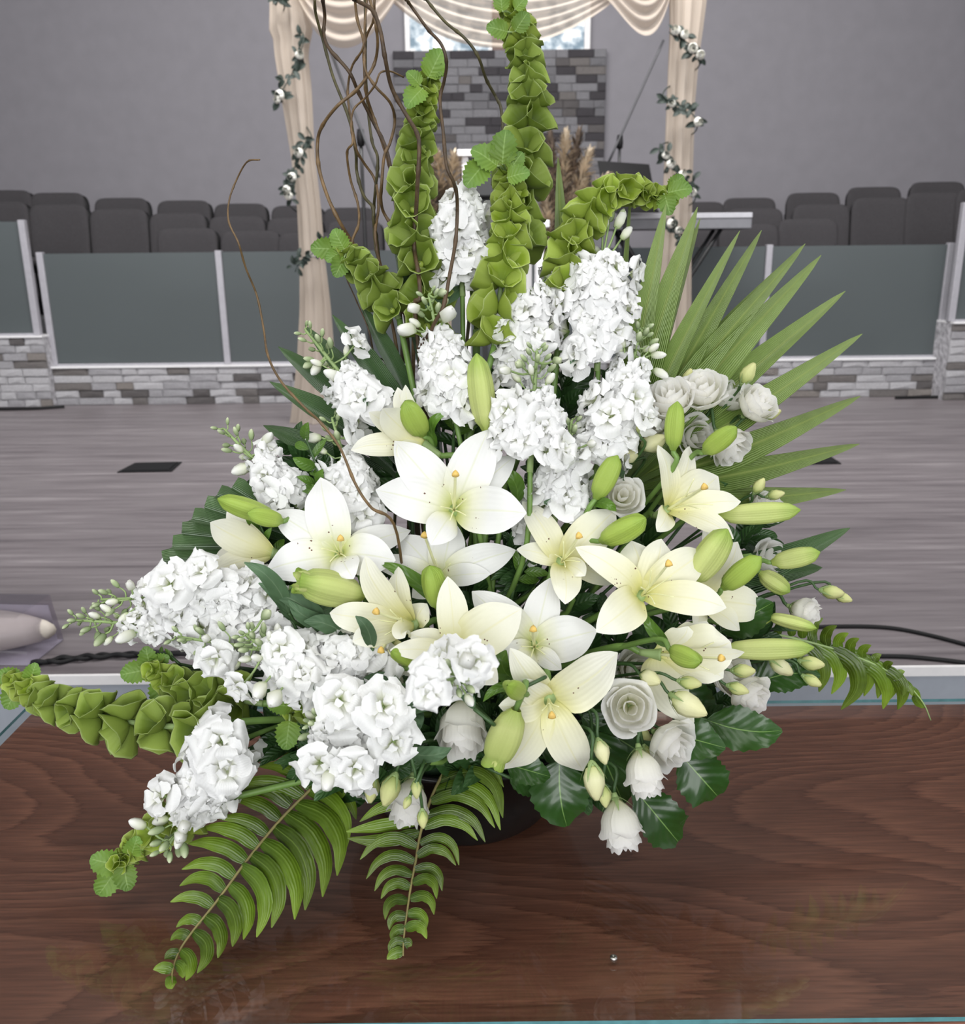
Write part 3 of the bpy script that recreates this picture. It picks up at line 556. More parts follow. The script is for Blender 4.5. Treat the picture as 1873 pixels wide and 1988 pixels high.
def plume(label, foot, neck, tip, w_, Y, mat, seed):
    r = random.Random(seed); f, n, p = V(foot), P(*neck, Y), P(*tip, Y); t = thing('pampas_plume', label, 'dried grass', f, 'dried pampas plumes behind the flowers')
    link('stem', mesh('stem', *rel(tube([f, f.lerp(n, .5)+V((0, 0, .05)), n, n.lerp(p, .8)], (0.005, 0.002), 5), f)), mat, t)
    vs_, fs, uv = [], [], []; ax = p-n; L = ax.length; d = ax.normalized(); sx = d.orthogonal().normalized(); sy = d.cross(sx)
    for i in range(330):
        u = r.random()**.8; a = r.uniform(0, 6.28); wd = (2.7 if f == pf else 3.6)*w_*S(n)*math.sin(PI*min(.97, .12+.88*u))**.6*(1.1-.5*u); o = n+ax*u
        e = o+(sx*math.cos(a)+sy*math.sin(a))*wd*r.uniform(.4, 1)+d*L*r.uniform(.12, .25)-V((0, 0, .02)); s = d.cross(e-o).normalized()*0.007; m_ = o.lerp(e, .5)+d*.012; b = len(vs_)
        vs_ += [o-f, m_+s-f, e-f, m_-s-f]; fs.append((b, b+1, b+2, b+3)); uv += [(0, 0), (.5, 0), (1, 1), (.5, 1)]
    q = link('plume', mesh('plume', vs_, fs, uv), mat, t); q['kind'] = 'stuff'
pf = V((P(1088, 560, 5.85).x, 5.85, STAGE+.02)); pf2 = V((P(872, 560, 5.85).x, 5.85, STAGE+.02))
for v_, f_ in (('dried grasses', pf), ('pampas grass', pf2)):
    o = link('floor_vase', mesh('floor_vase', *lathe([(0.0, .0, 0), (.09, 0, 0), (.12, .12, 0), (.11, .3, 0), (.06, .46, 0), (.07, .5, 0), (.055, .49, 0), (.05, .4, 0)], 20)), 'stone_brown')
    o.location = (f_.x, f_.y, STAGE); tag(o, 'brown floor vase holding %s behind the flowers' % ('the wider pampas clump' if f_ is pf else 'the smaller pampas clump'), 'vase')
for i, (nk, tp, w_, mt) in enumerate([((1078, 420), (1068, 262), 13, 'pampas_brown'), ((1090, 400), (1098, 268), 20, 'pampas'), ((1095, 410), (1122, 266), 16, 'pampas_brown'), ((1100, 420), (1142, 300), 20, 'pampas'), ((1105, 430), (1172, 345), 18, 'pampas'), ((1068, 420), (1052, 300), 16, 'pampas'), ((1090, 480), (1130, 360), 26, 'pampas'), ((1080, 520), (1085, 400), 24, 'pampas_brown'), ((1070, 540), (1058, 380), 22, 'pampas'), ((1100, 540), (1142, 420), 22, 'pampas_brown'), ((1082, 580), (1100, 470), 26, 'pampas_brown')]):
    plume(('thin brown','tall beige','narrow dark brown','broad beige','outward leaning beige','inner beige','short fluffy beige','low dark brown','low beige','low outward brown','lowest brown')[i]+' pampas plume of the wider clump beside the palm blade', pf, nk, tp, w_, 5.85, mt, i)
for i, (nk, tp, w_, mt) in enumerate([((860, 400), (848, 300), 20, 'pampas'), ((872, 420), (880, 305), 18, 'pampas'), ((850, 430), (832, 340), 20, 'pampas'), ((870, 470), (862, 380), 24, 'pampas_brown'), ((852, 490), (838, 400), 22, 'pampas')]):
    plume(('tallest beige','second tall beige','outer beige','brown','lowest beige')[i]+' pampas plume of the smaller clump behind the white stocks', pf2, nk, tp, w_, 5.85, mt, 20+i)
# ---------------------------------------------------------------- things on the stage floor
def plate(label, q):
    q = [Pz(x, y, STAGE+.004) for x, y in q]; base = sum(q, V((0, 0, 0)))/4; base.z = STAGE; t = thing('floor_socket', label, 'floor box', base)
    for nm, s, h in (('frame', 1, .006), ('lid', .86, .010)):
        vs_ = [V(((p-base).x*s, (p-base).y*s, z)) for z in (0, h) for p in q]; 
        link(nm, mesh(nm, vs_, [(3, 2, 1, 0), (4, 5, 6, 7)]+[(j, (j+1) % 4, (j+1) % 4+4, j+4) for j in range(4)], [(.5, .5)]*8, smooth=False), 'black_plastic', t)
plate('black floor socket cover on the bare boards near the stock buds', [(227, 917), (333, 915), (353, 897), (262, 899)])
plate('black floor socket cover partly behind the palm blades', [(1524, 902), (1633, 900), (1610, 885), (1548, 887)])
def cable(label, pts, r=0.006, twist=0):
    q = smooth([Pz(x, y, STAGE+r) for x, y in pts], 14*len(pts))
    if twist: q = [p+V((0, math.cos(i*.55)*.005, .003+math.sin(i*.55)*.003)) if twist == 1 else p+V((0, -math.cos(i*.55)*.005, .003-math.sin(i*.55)*.003)) for i, p in enumerate(q)]
    b = q[0].copy(); b.z = STAGE; o = link('cable', mesh('cable', *rel(tube(q, r, 6, len(q)), b)), 'black_plastic'); o.location = b; tag(o, label, 'cable')
cable('black cable twisted with another beside the clear box', [(60, 1290), (140, 1278), (220, 1275), (330, 1268), (520, 1262)], .007, 1)
cable('second black cable of the twisted pair beside the clear box', [(60, 1290), (140, 1283), (220, 1272), (330, 1273), (520, 1266)], .006, 2)
cable('black cable on the stage above the arching fern, farther one', [(1380, 1232), (1500, 1222), (1620, 1216), (1720, 1218), (1800, 1232), (1900, 1258)])
cable('black cable along the white stage edge near the fern tip', [(1380, 1290), (1500, 1282), (1620, 1275), (1740, 1274), (1820, 1280), (1900, 1290)])
cable('flat black cable cover along the stone step below the tall railing', [(-60, 795), (60, 793), (125, 789)], .012)
cable('flat black cable cover below the highest stone step by the frame edge', [(1738, 772), (1790, 771), (1900, 770)], .012)
# clear box with a cream pillow
fr, bk = Pz(48, 1304, STAGE), Pz(112, 1253, STAGE); hh = P(101, 1164, bk.y).z-STAGE; wv_ = V((-.46, .03, 0))
t = thing('clear_box', 'clear plastic gift box with a pale end panel on the stage edge', 'box', fr.lerp(bk, .5)); bb = V(t.location); q = [fr, bk, bk+wv_, fr+wv_]; q = [p+V((0, .035, 0)) for p in q]
tl = [p+V((-.02 if i in (0, 1) else .02, 0, hh)) for i, p in enumerate(q)]
def panel(nm, pts, mat, th=0.002, label=None):
    n = (pts[1]-pts[0]).cross(pts[2]-pts[0]).normalized()*th; vs_ = [p-bb for p in pts]+[p+n-bb for p in pts]
    link(nm, mesh(nm, vs_, [(3, 2, 1, 0), (4, 5, 6, 7)]+[(j, (j+1) % 4, (j+1) % 4+4, j+4) for j in range(4)], [(.5, .5)]*8, smooth=False), mat, t, label=label)
e = V((0, 0, .003))
panel('end_window', [q[0]+e, q[1]+e, tl[1], tl[0]], 'plastic_clear'); panel('side', [q[3]+e, q[0]+e, tl[0], tl[3]], 'plastic_clear'); panel('back', [q[1]+e, q[2]+e, tl[2], tl[1]], 'plastic_clear'); panel('lid', [tl[0], tl[1], tl[2], tl[3]], 'plastic_clear'); panel('tray', [q[0]+e, q[3]+e, q[2]+e, q[1]+e], 'box_card', label='pale lilac card tray')
i1, i2 = q[1]+e+V((-.012, -.006, 0)), q[2]+e+V((.012, -.006, 0)); panel('liner', [i2, i1, i1+V((-.012, 0, hh*.78)), i2+V((.012, 0, hh*.78))], 'box_card', label='pale lilac card liner')
def pillow():
    vs_, fs, uv = [], [], []; na, nb = 32, 12
    for i in range(nb+1):
        b = -PI/2+PI*i/nb
        for j in range(na):
            a = 2*PI*j/na; r = 1/(abs(math.cos(a))**1.15+abs(math.sin(a))**1.15)**(1/1.15); c = max(.0, math.cos(b))
            vs_.append(V((.17*r*c*math.cos(a), .09*r*c*math.sin(a), .052*math.sin(b)))); uv.append((i/nb, j/na))
    for i in range(nb):
        for j in range(na): a, b = i*na+j, i*na+(j+1) % na; fs.append((a, b, b+na, a+na))
    return vs_, fs, uv
o = link('pillow', mesh('pillow', *pillow()), 'satin'); tag(o, 'pointed cream satin pillow inside the clear box', 'pillow')
o.location = P(-8, 1246, (fr.y+bk.y)/2+.045); o.location.z = STAGE+.062; o.rotation_euler = (.0, .0, .06)
# ---------------------------------------------------------------- table with its sheet of glass
tb0, tb1 = Pz(52, 1385, TABLE), Pz(1884, 1353, TABLE); YTb = (tb0.y+tb1.y)/2; YTf = Pz(936, 1984, TABLE).y
WZ = TABLE-.006; tbase = V(((tb0.x+tb1.x)/2, (YTb+YTf)/2, 0)); t = thing('wooden_table', 'reddish brown wooden table with wavy grain carrying the flowers', 'table', tbase)
boxobj('tabletop', (tb0.x, YTf-.004, WZ-.034), (tb1.x, YTb, WZ), 'table_wood', t, 0.003, tbase)
for y in (YTf+.04, YTb-.06): boxobj('apron', (tb0.x+.08, y, WZ-.13), (tb1.x-.08, y+.022, WZ-.034), 'table_wood', t, 0, tbase)
for x in (tb0.x+.06, tb1.x-.082): boxobj('apron', (x, YTf+.06, WZ-.13), (x+.022, YTb-.06, WZ-.034), 'table_wood', t, 0, tbase)
for x in (tb0.x+.05, tb1.x-.11):
    for y in (YTf+.035, YTb-.095): boxobj('leg', (x, y, 0), (x+.06, y+.06, WZ-.034), 'table_wood', t, 0.006, tbase)
gb = V((tbase.x, tbase.y, WZ)); lo, hi = (tb0.x-.012, YTf, WZ+.0004), (tb1.x+.012, YTb+.006, TABLE)
t = thing('glass_sheet', 'clear glass sheet with a teal edge lying on the wooden table', 'glass top', gb)
g_ = box(lo, hi); link('pane', mesh('pane', *rel((g_[0], g_[1][:2], g_[2]), gb), smooth=False), 'glass_clear', t)
link('edge', mesh('edge', *rel((g_[0], g_[1][2:], g_[2]), gb), smooth=False), 'glass_edge', t, label='teal polished glass edge')
sp_ = Pz(1191, 1861, TABLE); o = link('bumper', mesh('bumper', *lathe([(0, .0, 0), (.0042, 0, 0), (.0042, .002, 0), (.003, .0032, 0), (.0015, .003, 0), (0, .0024, 0)], 12)), 'steel')
o.location = sp_; tag(o, 'tiny round metal stud on the glass table top', 'stud')
# ---------------------------------------------------------------- the pot
POT = V((P(905, 1600, 1.13).x, 1.13, TABLE))
t = thing('flower_pot', 'low black round pot holding the whole arrangement on the glass', 'pot', POT)
link('bowl', mesh('bowl', *lathe([(0, .0, 0), (.118, 0, 0), (.124, .006, 0), (.15, .06, 0), (.168, .125, 0), (.174, .128, 0), (.174, .134, 0), (.166, .134, 0), (.15, .07, 0), (.12, .03, 0), (0, .03, 0)], 48)), 'pot_black', t)
link('floral_foam', mesh('floral_foam', *lathe([(0, .03, 0), (.12, .031, 0), (.145, .08, 0), (.148, .135, 0), (.12, .16, 0), (0, .168, 0)], 24)), 'foam_green', t)
def foot(r=None):                                       # where a stem enters the foam
    r = r or rnd; a, q = r.uniform(0, 6.28), r.uniform(0, .10); return POT+V((q*math.cos(a), q*math.sin(a), r.uniform(.10, .14)))
def stem_to_pot(t, base, p, d, r=0.0035, mat='stem_green', seed=0):
    """stem leaving the flower along -d and bending down into the pot"""
    f = foot(random.Random(seed)); L = (p-f).length; d = V(d).normalized()
    pts = [p, p-d*min(.03, L*.15)+V((0, .008, 0)), p.lerp(f, .4)+V((0, min(.05, .2*L+.01), -.01)), f]
    link('stem', mesh('stem', *rel(tube(pts, (r, r*1.15), 6, 16), base)), mat, t)
# ---------------------------------------------------------------- lilies
def petal(c, tip, ax, wpx, bulge, nu=16, nv=8, seed=0, wave=.06, cup=.34):
    r = random.Random(seed); d = tip-c; L = d.length; wd = wpx*S(tip)*.5
    m1 = c+d*.30+ax*(L*bulge); m2 = c+d*.68+ax*(L*bulge*.95); curl = tip-ax*0.0
    wf = lambda u: wd*1.06*max(math.sin(PI*min(1, u**.88))**.78, .26*(1-u)**2) if u < .999 else wd*.02
    toC = (CAM-c).normalized(); side = d.normalized().dot(ax) > .72 or abs(ax.dot(toC)) < .5
    hint = (toC if tip.y >= c.y-.001 else -toC) if side else (lambda p: (c+ax*(L*1.1))-p)
    return blade([c, m1, m2, curl], wf, hint, cup, nu, nv, wave, r.choice((1.5, 2, 2.5)), -.16, ph=r.uniform(0, 6), cupf=lambda u: cup*(1.3-1.25*u))
def lily(label, c, dy, ax, tips, mat='lily_white', bulge=.22, pist=None, stl=1.0, nst=5, sdir=None, seed=0, cupv=.34):
    r = random.Random(seed*13+5); ax = V(ax).normalized(); C0 = B(*c, dy); base = C0-ax*.016
    t = thing('lily_flower', label, 'flower', base, 'white lilies in the arrangement')
    for i, tp in enumerate(tips):
        x, y, dd, wpx = tp[:4]; tip = P(x, y, C0.y+dd); g = petal(C0+V((r.uniform(-.002, .002), 0, r.uniform(-.002, .002))), tip, ax, wpx, tp[4] if len(tp) > 4 else bulge, seed=seed*10+i, cup=cupv)
        link('petal', mesh('petal', *rel(g, base)), mat, t)
    link('receptacle', mesh('receptacle', *rel(tube([C0-ax*.02, C0-ax*.004, C0+ax*.006], lambda u: .004+.004*u, 8), base)), 'stem_pale', t)
    if nst:
        Ls = .062*stl; q = ax.orthogonal().normalized(); q2 = ax.cross(q)
        for i in range(nst):
            a = i*2*PI/nst+.4; o = q*math.cos(a)+q2*math.sin(a); e = C0+ax*Ls*.8+o*Ls*.26
            link('filament', mesh('filament', *rel(tube([C0, C0+ax*Ls*.45+o*Ls*.07, e], (.0011, .0006), 5, 8), base)), 'filament', t)
        e = P(*pist, C0.y-.06*stl) if pist else C0+ax*Ls
        sty = link('style', mesh('style', *rel(tube([C0, C0.lerp(e, .6)+ax*.004, e], (.0019, .0015), 6, 8), base)), 'filament', t)
        link('stigma', mesh('stigma', *rel(xf(lathe([(0, -.003, 0), (.0032, -.002, 0), (.0042, .0015, 0), (.003, .004, 0), (0, .0042, 0)], 9, lambda a, i: (1+.2*math.cos(3*a), 0)), place(e, e-C0, 1)), base)), 'stigma', sty)
    stem_to_pot(t, base, C0-ax*.018, sdir or ax, .004, 'stem_green', seed)
f_ = -1
LW, LC = 'lily_white', 'lily_cream'
lily('large white lily in the middle, its upper petal beside an upright bud', (881, 992), -.03, (.05, -.9, .35), [(766, 856, .02, 84), (948, 834, .03, 88), (1001, 884, .03, 62), (1022, 996, -.05, 96), (836, 1058, -.07, 66), (729, 951, -.01, 88)], LW, .2, (884, 921), seed=1)
lily('white lily with one broad upright petal beside two pointed buds', (663, 1078), -.02, (.0, -.85, .45), [(622, 927, .03, 84), (532, 993, .02, 66), (516, 1108, -.03, 82), (686, 1124, -.07, 62), (768, 1088, -.04, 84), (797, 1030, .03, 58)], LW, .22, (661, 1046), seed=2)
lily('white lily tucked below the large middle one, grey green bud on it', (853, 1122), .01, (.05, -.8, .45), [(778, 1040, .02, 70), (880, 1012, .02, 70), (1001, 1068, .0, 68), (952, 1114, -.03, 46), (720, 1090, .0, 48), (800, 1160, -.03, 50)], LW, .2, (824, 1040), seed=3)
lily('cream lily turned sideways, below the half-open bud', (806, 1212), -.05, (-.5, -.75, .35), [(708, 1079, .0, 64), (773, 1100, .02, 60), (829, 1172, -.0, 56), (640, 1190, -.02, 62), (684, 1246, -.04, 52), (786, 1238, -.07, 42)], LC, .2, (731, 1188), .95, seed=4)
lily('cream lily with a tall pointed upright petal, above a stock bud cluster', (880, 1270), -.07, (.1, -.75, .55), [(869, 1119, .02, 62), (1012, 1182, .0, 100), (794, 1230, -.0, 56), (757, 1262, -.03, 46), (966, 1328, -.06, 66), (818, 1354, -.06, 60)], LC, .16, (876, 1240), .5, 3, seed=5)
lily('white lily with two broad spread petals between cream lilies', (1037, 1256), -.04, (-.05, -.85, .4), [(916, 1148, .02, 76), (1068, 1122, .03, 70), (1159, 1224, -.01, 90), (1004, 1308, -.06, 50), (968, 1276, -.03, 52), (1090, 1300, -.05, 40)], LW, .18, (1035, 1222), .9, seed=6)
lily('lowest cream lily, two long petals hanging over dark leaves', (1064, 1352), -.10, (.02, -.92, -.05), [(990, 1258, .0, 62), (1199, 1267, .01, 106), (968, 1370, -.02, 72), (975, 1494, .0, 74), (1132, 1497, .0, 78), (1012, 1318, -.03, 56)], LC, .16, (1071, 1388), .6, seed=7)
lily('cream lily with a long petal pointing down, below the small rose', (1088, 1094), -.02, (.1, -.8, .5), [(1014, 973, .03, 56), (1194, 990, .02, 78), (1003, 1066, -.0, 44), (1097, 1173, -.08, 64), (1136, 1118, -.05, 40), (1188, 1134, .02, 46)], LC, .2, (1123, 1041), seed=8)
lily('widest cream lily, flat open beside a slanting pale bud', (1243, 1158), -.07, (.15, -.82, .5), [(1117, 1062, .0, 62), (1226, 1050, .03, 90), (1284, 1046, .03, 70), (1366, 1070, .02, 76), (1410, 1180, -.05, 70), (1157, 1227, -.07, 84)], LC, .22, (1297, 1095), 1.25, seed=9)
lily('cream lily upright below the roses, petals opening towards the palm', (1291, 992), -.02, (.5, -.65, .5), [(1277, 864, .0, 58), (1338, 866, .03, 50), (1394, 925, .02, 86), (1438, 974, -.01, 52), (1424, 1046, -.05, 62), (1275, 1032, -.05, 46)], LC, .14, (1366, 946), 1.25, seed=10)
lily('cream lily half hidden behind the widest one, one long petal outwards', (1352, 1165), .02, (.4, -.6, .3), [(1482, 1180, .0, 76), (1432, 1052, .02, 80), (1368, 1020, .04, 50), (1436, 1224, -.03, 50), (1350, 1225, -.03, 40)], LC, .14, seed=11, nst=0)
lily('cream lily seen from the side with one petal drooping, roses below', (1274, 1270), -.05, (.9, -.4, .05), [(1418, 1246, -.02, 104), (1445, 1266, -.06, 26), (1372, 1206, .03, 70), (1347, 1403, -.05, 84, -.12), (1404, 1316, -.03, 60), (1336, 1216, .0, 60)], LC, .16, (1399, 1278), 1.3, 3, seed=12)
lily('cream lily facing the arch, seen from behind above the middle lily', (828, 868), -.01, (-.8, .1, .5), [(681, 874, -.02, 48), (716, 800, -.03, 40), (742, 793, -.05, 62), (787, 747, .0, 32), (770, 886, -.04, 40), (772, 752, .03, 40)], LC, .1, seed=13, nst=0)
lily('cream lily facing outwards at the pleated palm, seen from its side', (536, 1076), .02, (-.9, -.15, .3), [(408, 1014, -.03, 66), (440, 993, .02, 40), (405, 1118, -.03, 50), (416, 1086, .02, 44), (430, 1050, .03, 56)], LC, .1, seed=14, nst=0)
lily('cream lily in shadow between two cream lilies and the long stock spike', (756, 1238), -.05, (-.15, -.85, -.1), [(713, 1290, -.01, 58), (800, 1312, -.02, 66), (680, 1212, .02, 46), (780, 1345, .0, 44), (726, 1200, .03, 50)], LC, .16, (740, 1262), .8, 3, seed=15)
# lily buds: body of three swollen ridges and its stem
def budmesh(nm, openness=0):
    n, s = 14, 18; prof = []
    for i in range(n+1):
        u = i/n; r = (.30+.70*math.sin(PI*min(1, u*.86+.07))**.8) if u < .9 else .62*(1-u)/.1*.9+.06
        if u < .12: r = .30+u*2.2
        if openness and u > .8: r = .62+.1*(u-.8)*openness*5
        prof.append((r, u, u))
    rim = lambda a, i: (1+.11*math.cos(3*a)-.13*abs(math.sin(1.5*a+PI/2))**10*0-.12*abs(math.sin(1.5*a))**14, (-.06*(1-abs(math.cos(1.5*a))) if openness and i == n else 0))
    return mesh(nm, *lathe(prof, s, rim))
LB = [budmesh('bud'), budmesh('bud', 1)]
def lilybud(label, b, tp, wpx, mat='lily_bud_skin', dy=0, dd=-.02, op=0, seed=0):
    p = B(*b, dy); e = P(*tp, p.y+dd); d = e-p; r = wpx*S(p)*.5; t = thing('lily_bud', label, 'flower bud', p, 'lily buds in the arrangement')
    me = LB[op]; rr = random.Random(seed+77)
    link('bud', me, mat, t, place(V((0, 0, 0)), d, (r, r, d.length), rr.uniform(0, 6)))
    if op:
        q = d.normalized(); x = q.orthogonal().normalized()
        for i in range(5):
            o = M.Rotation(i*1.256, 3, q) @ x; g = blade([p+d*.8+o*r*.55, p+d*.93+o*r*.6, p+d*1.02+o*r*(.75 if i % 2 else .5)], lambda u: r*.4*(1-u)**.5, -o, .3, 6, 4)
            link('petal_tip', mesh('petal_tip', *rel(g, p)), mat, t)
    stem_to_pot(t, p, p, d, .0032, 'stem_green', seed+50)
G_ = 'lily_bud_green'
for i, a in enumerate([
    ('tall pale lily bud standing upright above the large middle lily', (944, 838), (925, 686), 50, 'lily_bud_skin', -.02, 0),
    ('plump green lily bud leaning on the lily seen from behind', (822, 845), (786, 778), 47, G_, -.02, -.02),
    ('longer bright green bud of the pointing pair by the pleated palm', (536, 1006), (422, 968), 40, G_, -.03, -.02),
    ('shorter olive bud of the pointing pair by the pleated palm', (548, 1012), (480, 996), 34, G_, -.05, -.03),
    ('fat half-open yellow green lily bud lying above the sideways cream lily', (706, 1156), (574, 1126), 68, 'lily_bud_skin', -.06, -.03, 1),
    ('slim green lily bud standing before the cluster of white roses', (1307, 874), (1315, 779), 38, G_, -.05, 0),
    ('green lily bud leaning across the lowest rose of the cluster', (1366, 878), (1430, 829), 38, G_, -.05, -.03),
    ('green lily bud rising beside the stock above the small open rose', (1156, 968), (1199, 884), 42, G_, -.04, 0),
    ('plump green bud pointing up beneath the small open rose', (1166, 1050), (1254, 1006), 48, G_, -.05, -.03),
    ('long yellow green bud lying out towards the palm blades', (1394, 1000), (1554, 990), 42, 'lily_bud_skin', -.03, -.02),
    ('largest slanting pale bud beside the widest cream lily', (1340, 1130), (1412, 1027), 60, 'lily_bud_skin', -.08, -.0),
    ('green bud behind the slanting pale one, pointing outwards', (1403, 1142), (1478, 1081), 42, G_, -.04, -.02),
    ('outermost yellow green bud against the dark palm tips', (1498, 1092), (1592, 1072), 38, 'lily_bud_skin', -.02, -.02),
    ('bud pointing downwards below the outermost one', (1474, 1112), (1533, 1150), 36, 'lily_bud_skin', .0, -.02),
    ('long striped green bud lying above the arching fern', (1402, 1260), (1580, 1257), 42, 'lily_bud_skin', -.02, -.02),
    ('small bright green bud in front of the drooping cream lily', (1302, 1262), (1360, 1286), 40, G_, -.11, -.04),
    ('fat half-open bud hanging below the lowest cream lily', (1002, 1376), (956, 1484), 66, 'lily_bud_skin', -.13, .01, 1),
    ('small bright bud tilted forward at the lowest cream lily', (1012, 1346), (985, 1330), 36, G_, -.14, -.05),
    ('grey green bud standing in the lily below the middle one', (850, 1180), (834, 1098), 48, G_, -.06, -.01),
    ('bright green bud on the cream lily by the long stock spike', (812, 1292), (760, 1264), 30, G_, -.07, -.03),
    ('pale bud lying under the last rose above the arching fern', (1490, 1196), (1585, 1220), 26, 'lily_bud_skin', .0, -.02),
    ('long pale bud behind the last rose by the fern', (1395, 1210), (1500, 1202), 24, 'lily_bud_skin', .04, -.0)]):
    lilybud(*a[:7], op=a[7] if len(a) > 7 else 0, seed=i)
# ---------------------------------------------------------------- stocks: florets of ruffled petals round a stem, buds at the tip
def floret(i):
    r = random.Random(100+i); gs = []
    rnd_w = lambda u: (.10+.90*(1-math.cos(min(1, u/.62)*PI))/2) if u < .62 else max(.05, 1-((u-.62)/.40)**2)**.5
    for lay, (n, L, tilt, wd) in enumerate(((4, 1.0, .12, .60), (4, .80, .55, .46), (3, .46, 1.0, .40))):
        for q in range(n):
            a = 2*PI*q/n+lay*.75+r.uniform(-.2, .2); tl = tilt+r.uniform(-.1, .18); l = L*r.uniform(.88, 1.1); rec = r.uniform(.0, .2); w_ = wd*r.uniform(.9, 1.1)
            pts = [(0.03, 0, -.12), (l*.45*math.cos(tl), 0, l*.5*math.sin(tl)+.08), (l*.8*math.cos(tl), 0, l*.8*math.sin(tl)+.1), (l, 0, l*math.sin(tl)*.8-rec)]
            g = blade(pts, lambda u: w_*l*rnd_w(u), (0, 0, 1), r.uniform(.0, .22), 10, 7, .17, r.choice((1.5, 2, 3)), 0, ph=r.uniform(0, 6), rag=.09)
            gs.append(xf(g, M.Rotation(a, 4, 'Z')))
    return mesh('floret', *join(*gs))
FL = [floret(i) for i in range(7)]
for m_ in FL: m_.materials.append(MT['stock_petal'])
def sbud(white):
    g1_ = lathe([(.05, 0, 0), (.42, .12, .1), (.62, .5, .4), (.5, .85, .8), (.25, 1.05, 1), (.04, 1.12, 1)], 8, lambda a, i: (1+.1*math.cos(4*a), 0))
    return mesh('bud', *g1_)
SB = [sbud(0), sbud(1)]; SB[0].materials.append(MT['stock_bud']); SB[1].materials.append(MT['stock_bud_white'])
STL = mesh('leaf', *blade([(0, 0, 0), (0, .35, .08), (0, .75, .05), (0, 1, -.06)], lambda u: .13*math.sin(PI*min(.97, u*.9+.05))**.7, (0, 0, 1), .35, 10, 4, .25, 1.5)); STL.materials.append(MT['stock_leaf'])
def stock(label, tip, foot_, wpx, n, bl=(.28, 1.0), nb=10, dy=0, dtip=0, rpx=33, seed=0, leaves=3, extra=(), bsz=1.0):
    r = random.Random(seed+300); b = B(*foot_, dy); e = P(*tip, Yd(*tip)+dy+dtip)
    if e.z < TABLE+.04: e = Pz(*tip, TABLE+.04)
    ax = e-b; L = ax.length; d = ax.normalized(); q1 = d.orthogonal().normalized(); q2 = d.cross(q1); s = S(b); R_ = wpx*s*.5; fr = rpx*s*1.13
    t = thing('stock_flower', label, 'flower', b, 'white stocks in the arrangement'); toC = (CAM-b).normalized()
    link('spike_stem', mesh('spike_stem', *rel(tube([b-d*.02, b.lerp(e, .5), e], (.0042, .0016), 6, 12), b)), 'stem_pale', t)
    for i in range(n):
        u = bl[0]+(bl[1]-bl[0])*(i+.5)/n; pc = e.lerp(b, u); a = i*2.39996+r.uniform(-.3, .3); o = q1*math.cos(a)+q2*math.sin(a)
        if o.dot(toC) < -.35: o = o-toC*(2*o.dot(toC))*.9
        o = (o+toC*.25).normalized(); tap = min(1, .55+1.3*(u-bl[0]))
        rr = max(0.25*R_, R_-fr*.5)*r.uniform(.55, 1.22)*tap; z = (o*1.0+d*.35+V((r.uniform(-.3, .3), r.uniform(-.3, .1), r.uniform(-.3, .3)))*.8).normalized()
        p = pc+o*rr; link('floret', FL[r.randrange(7)], None, t, place(p-b, z, fr*r.uniform(.95, 1.2)*tap, r.uniform(0, 6)))
    for i in range(nb):
        u = bl[0]*(i+.3)/nb*1.05-.02; pc = e.lerp(b, max(u, -.02)); a = i*2.39996+r.uniform(-.3, .3); o = q1*math.cos(a)+q2*math.sin(a); lim = min(R_*.75, .017)*(.35+.8*i/nb)
        p = pc+o*lim+d*lim*.5; w_ = i > nb*.72; sz = (.0042+.0036*i/nb)*bsz; g = mesh('pedicel', *rel(tube([pc, pc+o*lim*.6, p], (.0012, .001), 4, 4), b)); link('pedicel', g, 'stem_pale', t)
        link('bud', SB[int(w_)], None, t, place(p-b, o*.8+d*.8, (sz*.95, sz*.95, sz*2.0), r.uniform(0, 6)))
    for x, y, dd, sc_, ty in extra:                     # florets or buds the photograph shows apart from the spike
        p = P(x, y, Yd(x, y)+dy+dd); pc = min((e.lerp(b, j/10) for j in range(11)), key=lambda v: (v-p).length); z = ((p-pc).normalized()+V((0, -.5, .1))).normalized()
        link('pedicel', mesh('pedicel', *rel(tube([pc, pc.lerp(p, .5)-V((0, 0, .004)), p], .0014, 5, 6), b)), 'stem_pale', t)
        link('floret' if ty == 'f' else 'bud', FL[r.randrange(7)] if ty == 'f' else SB[1 if ty == 'w' else 0], None, t, place(p-b, z, fr*sc_ if ty == 'f' else (.010*sc_, .010*sc_, .02*sc_), r.uniform(0, 6)))
    for i in range(leaves):
        a = r.uniform(0, 6.28); o = q1*math.cos(a)+q2*math.sin(a); o = o-toC*max(0, o.dot(toC))*1.4; link('leaf', STL, None, t, place(d*L*r.uniform(-.12, .12)-toC*.01, o, .055*r.uniform(.8, 1.3), 0, x=None) @ M.Rotation(r.uniform(-.4, .4), 4, 'X') @ M.Rotation(-PI/2, 4, 'X'))
    f = foot(r); m_ = b-d*(b-f).length*.3 if d.z > -.2 else b.lerp(f, .25)+V((0, .03, 0)); link('stem', mesh('stem', *rel(tube([b, m_+V((0, .012, 0)), f.lerp(b, .3), f], (.0032, .004), 6, 14), b)), 'stem_green', t); return t
stock('highest white stock, close behind the tall bell spikes', (893, 372), (897, 545), 104, 10, (.0, 1.0), 0, .05, 0, 36, 1, 2, [(985, 522, .03, .75, 'f'), (942, 420, .04, .8, 'f')])
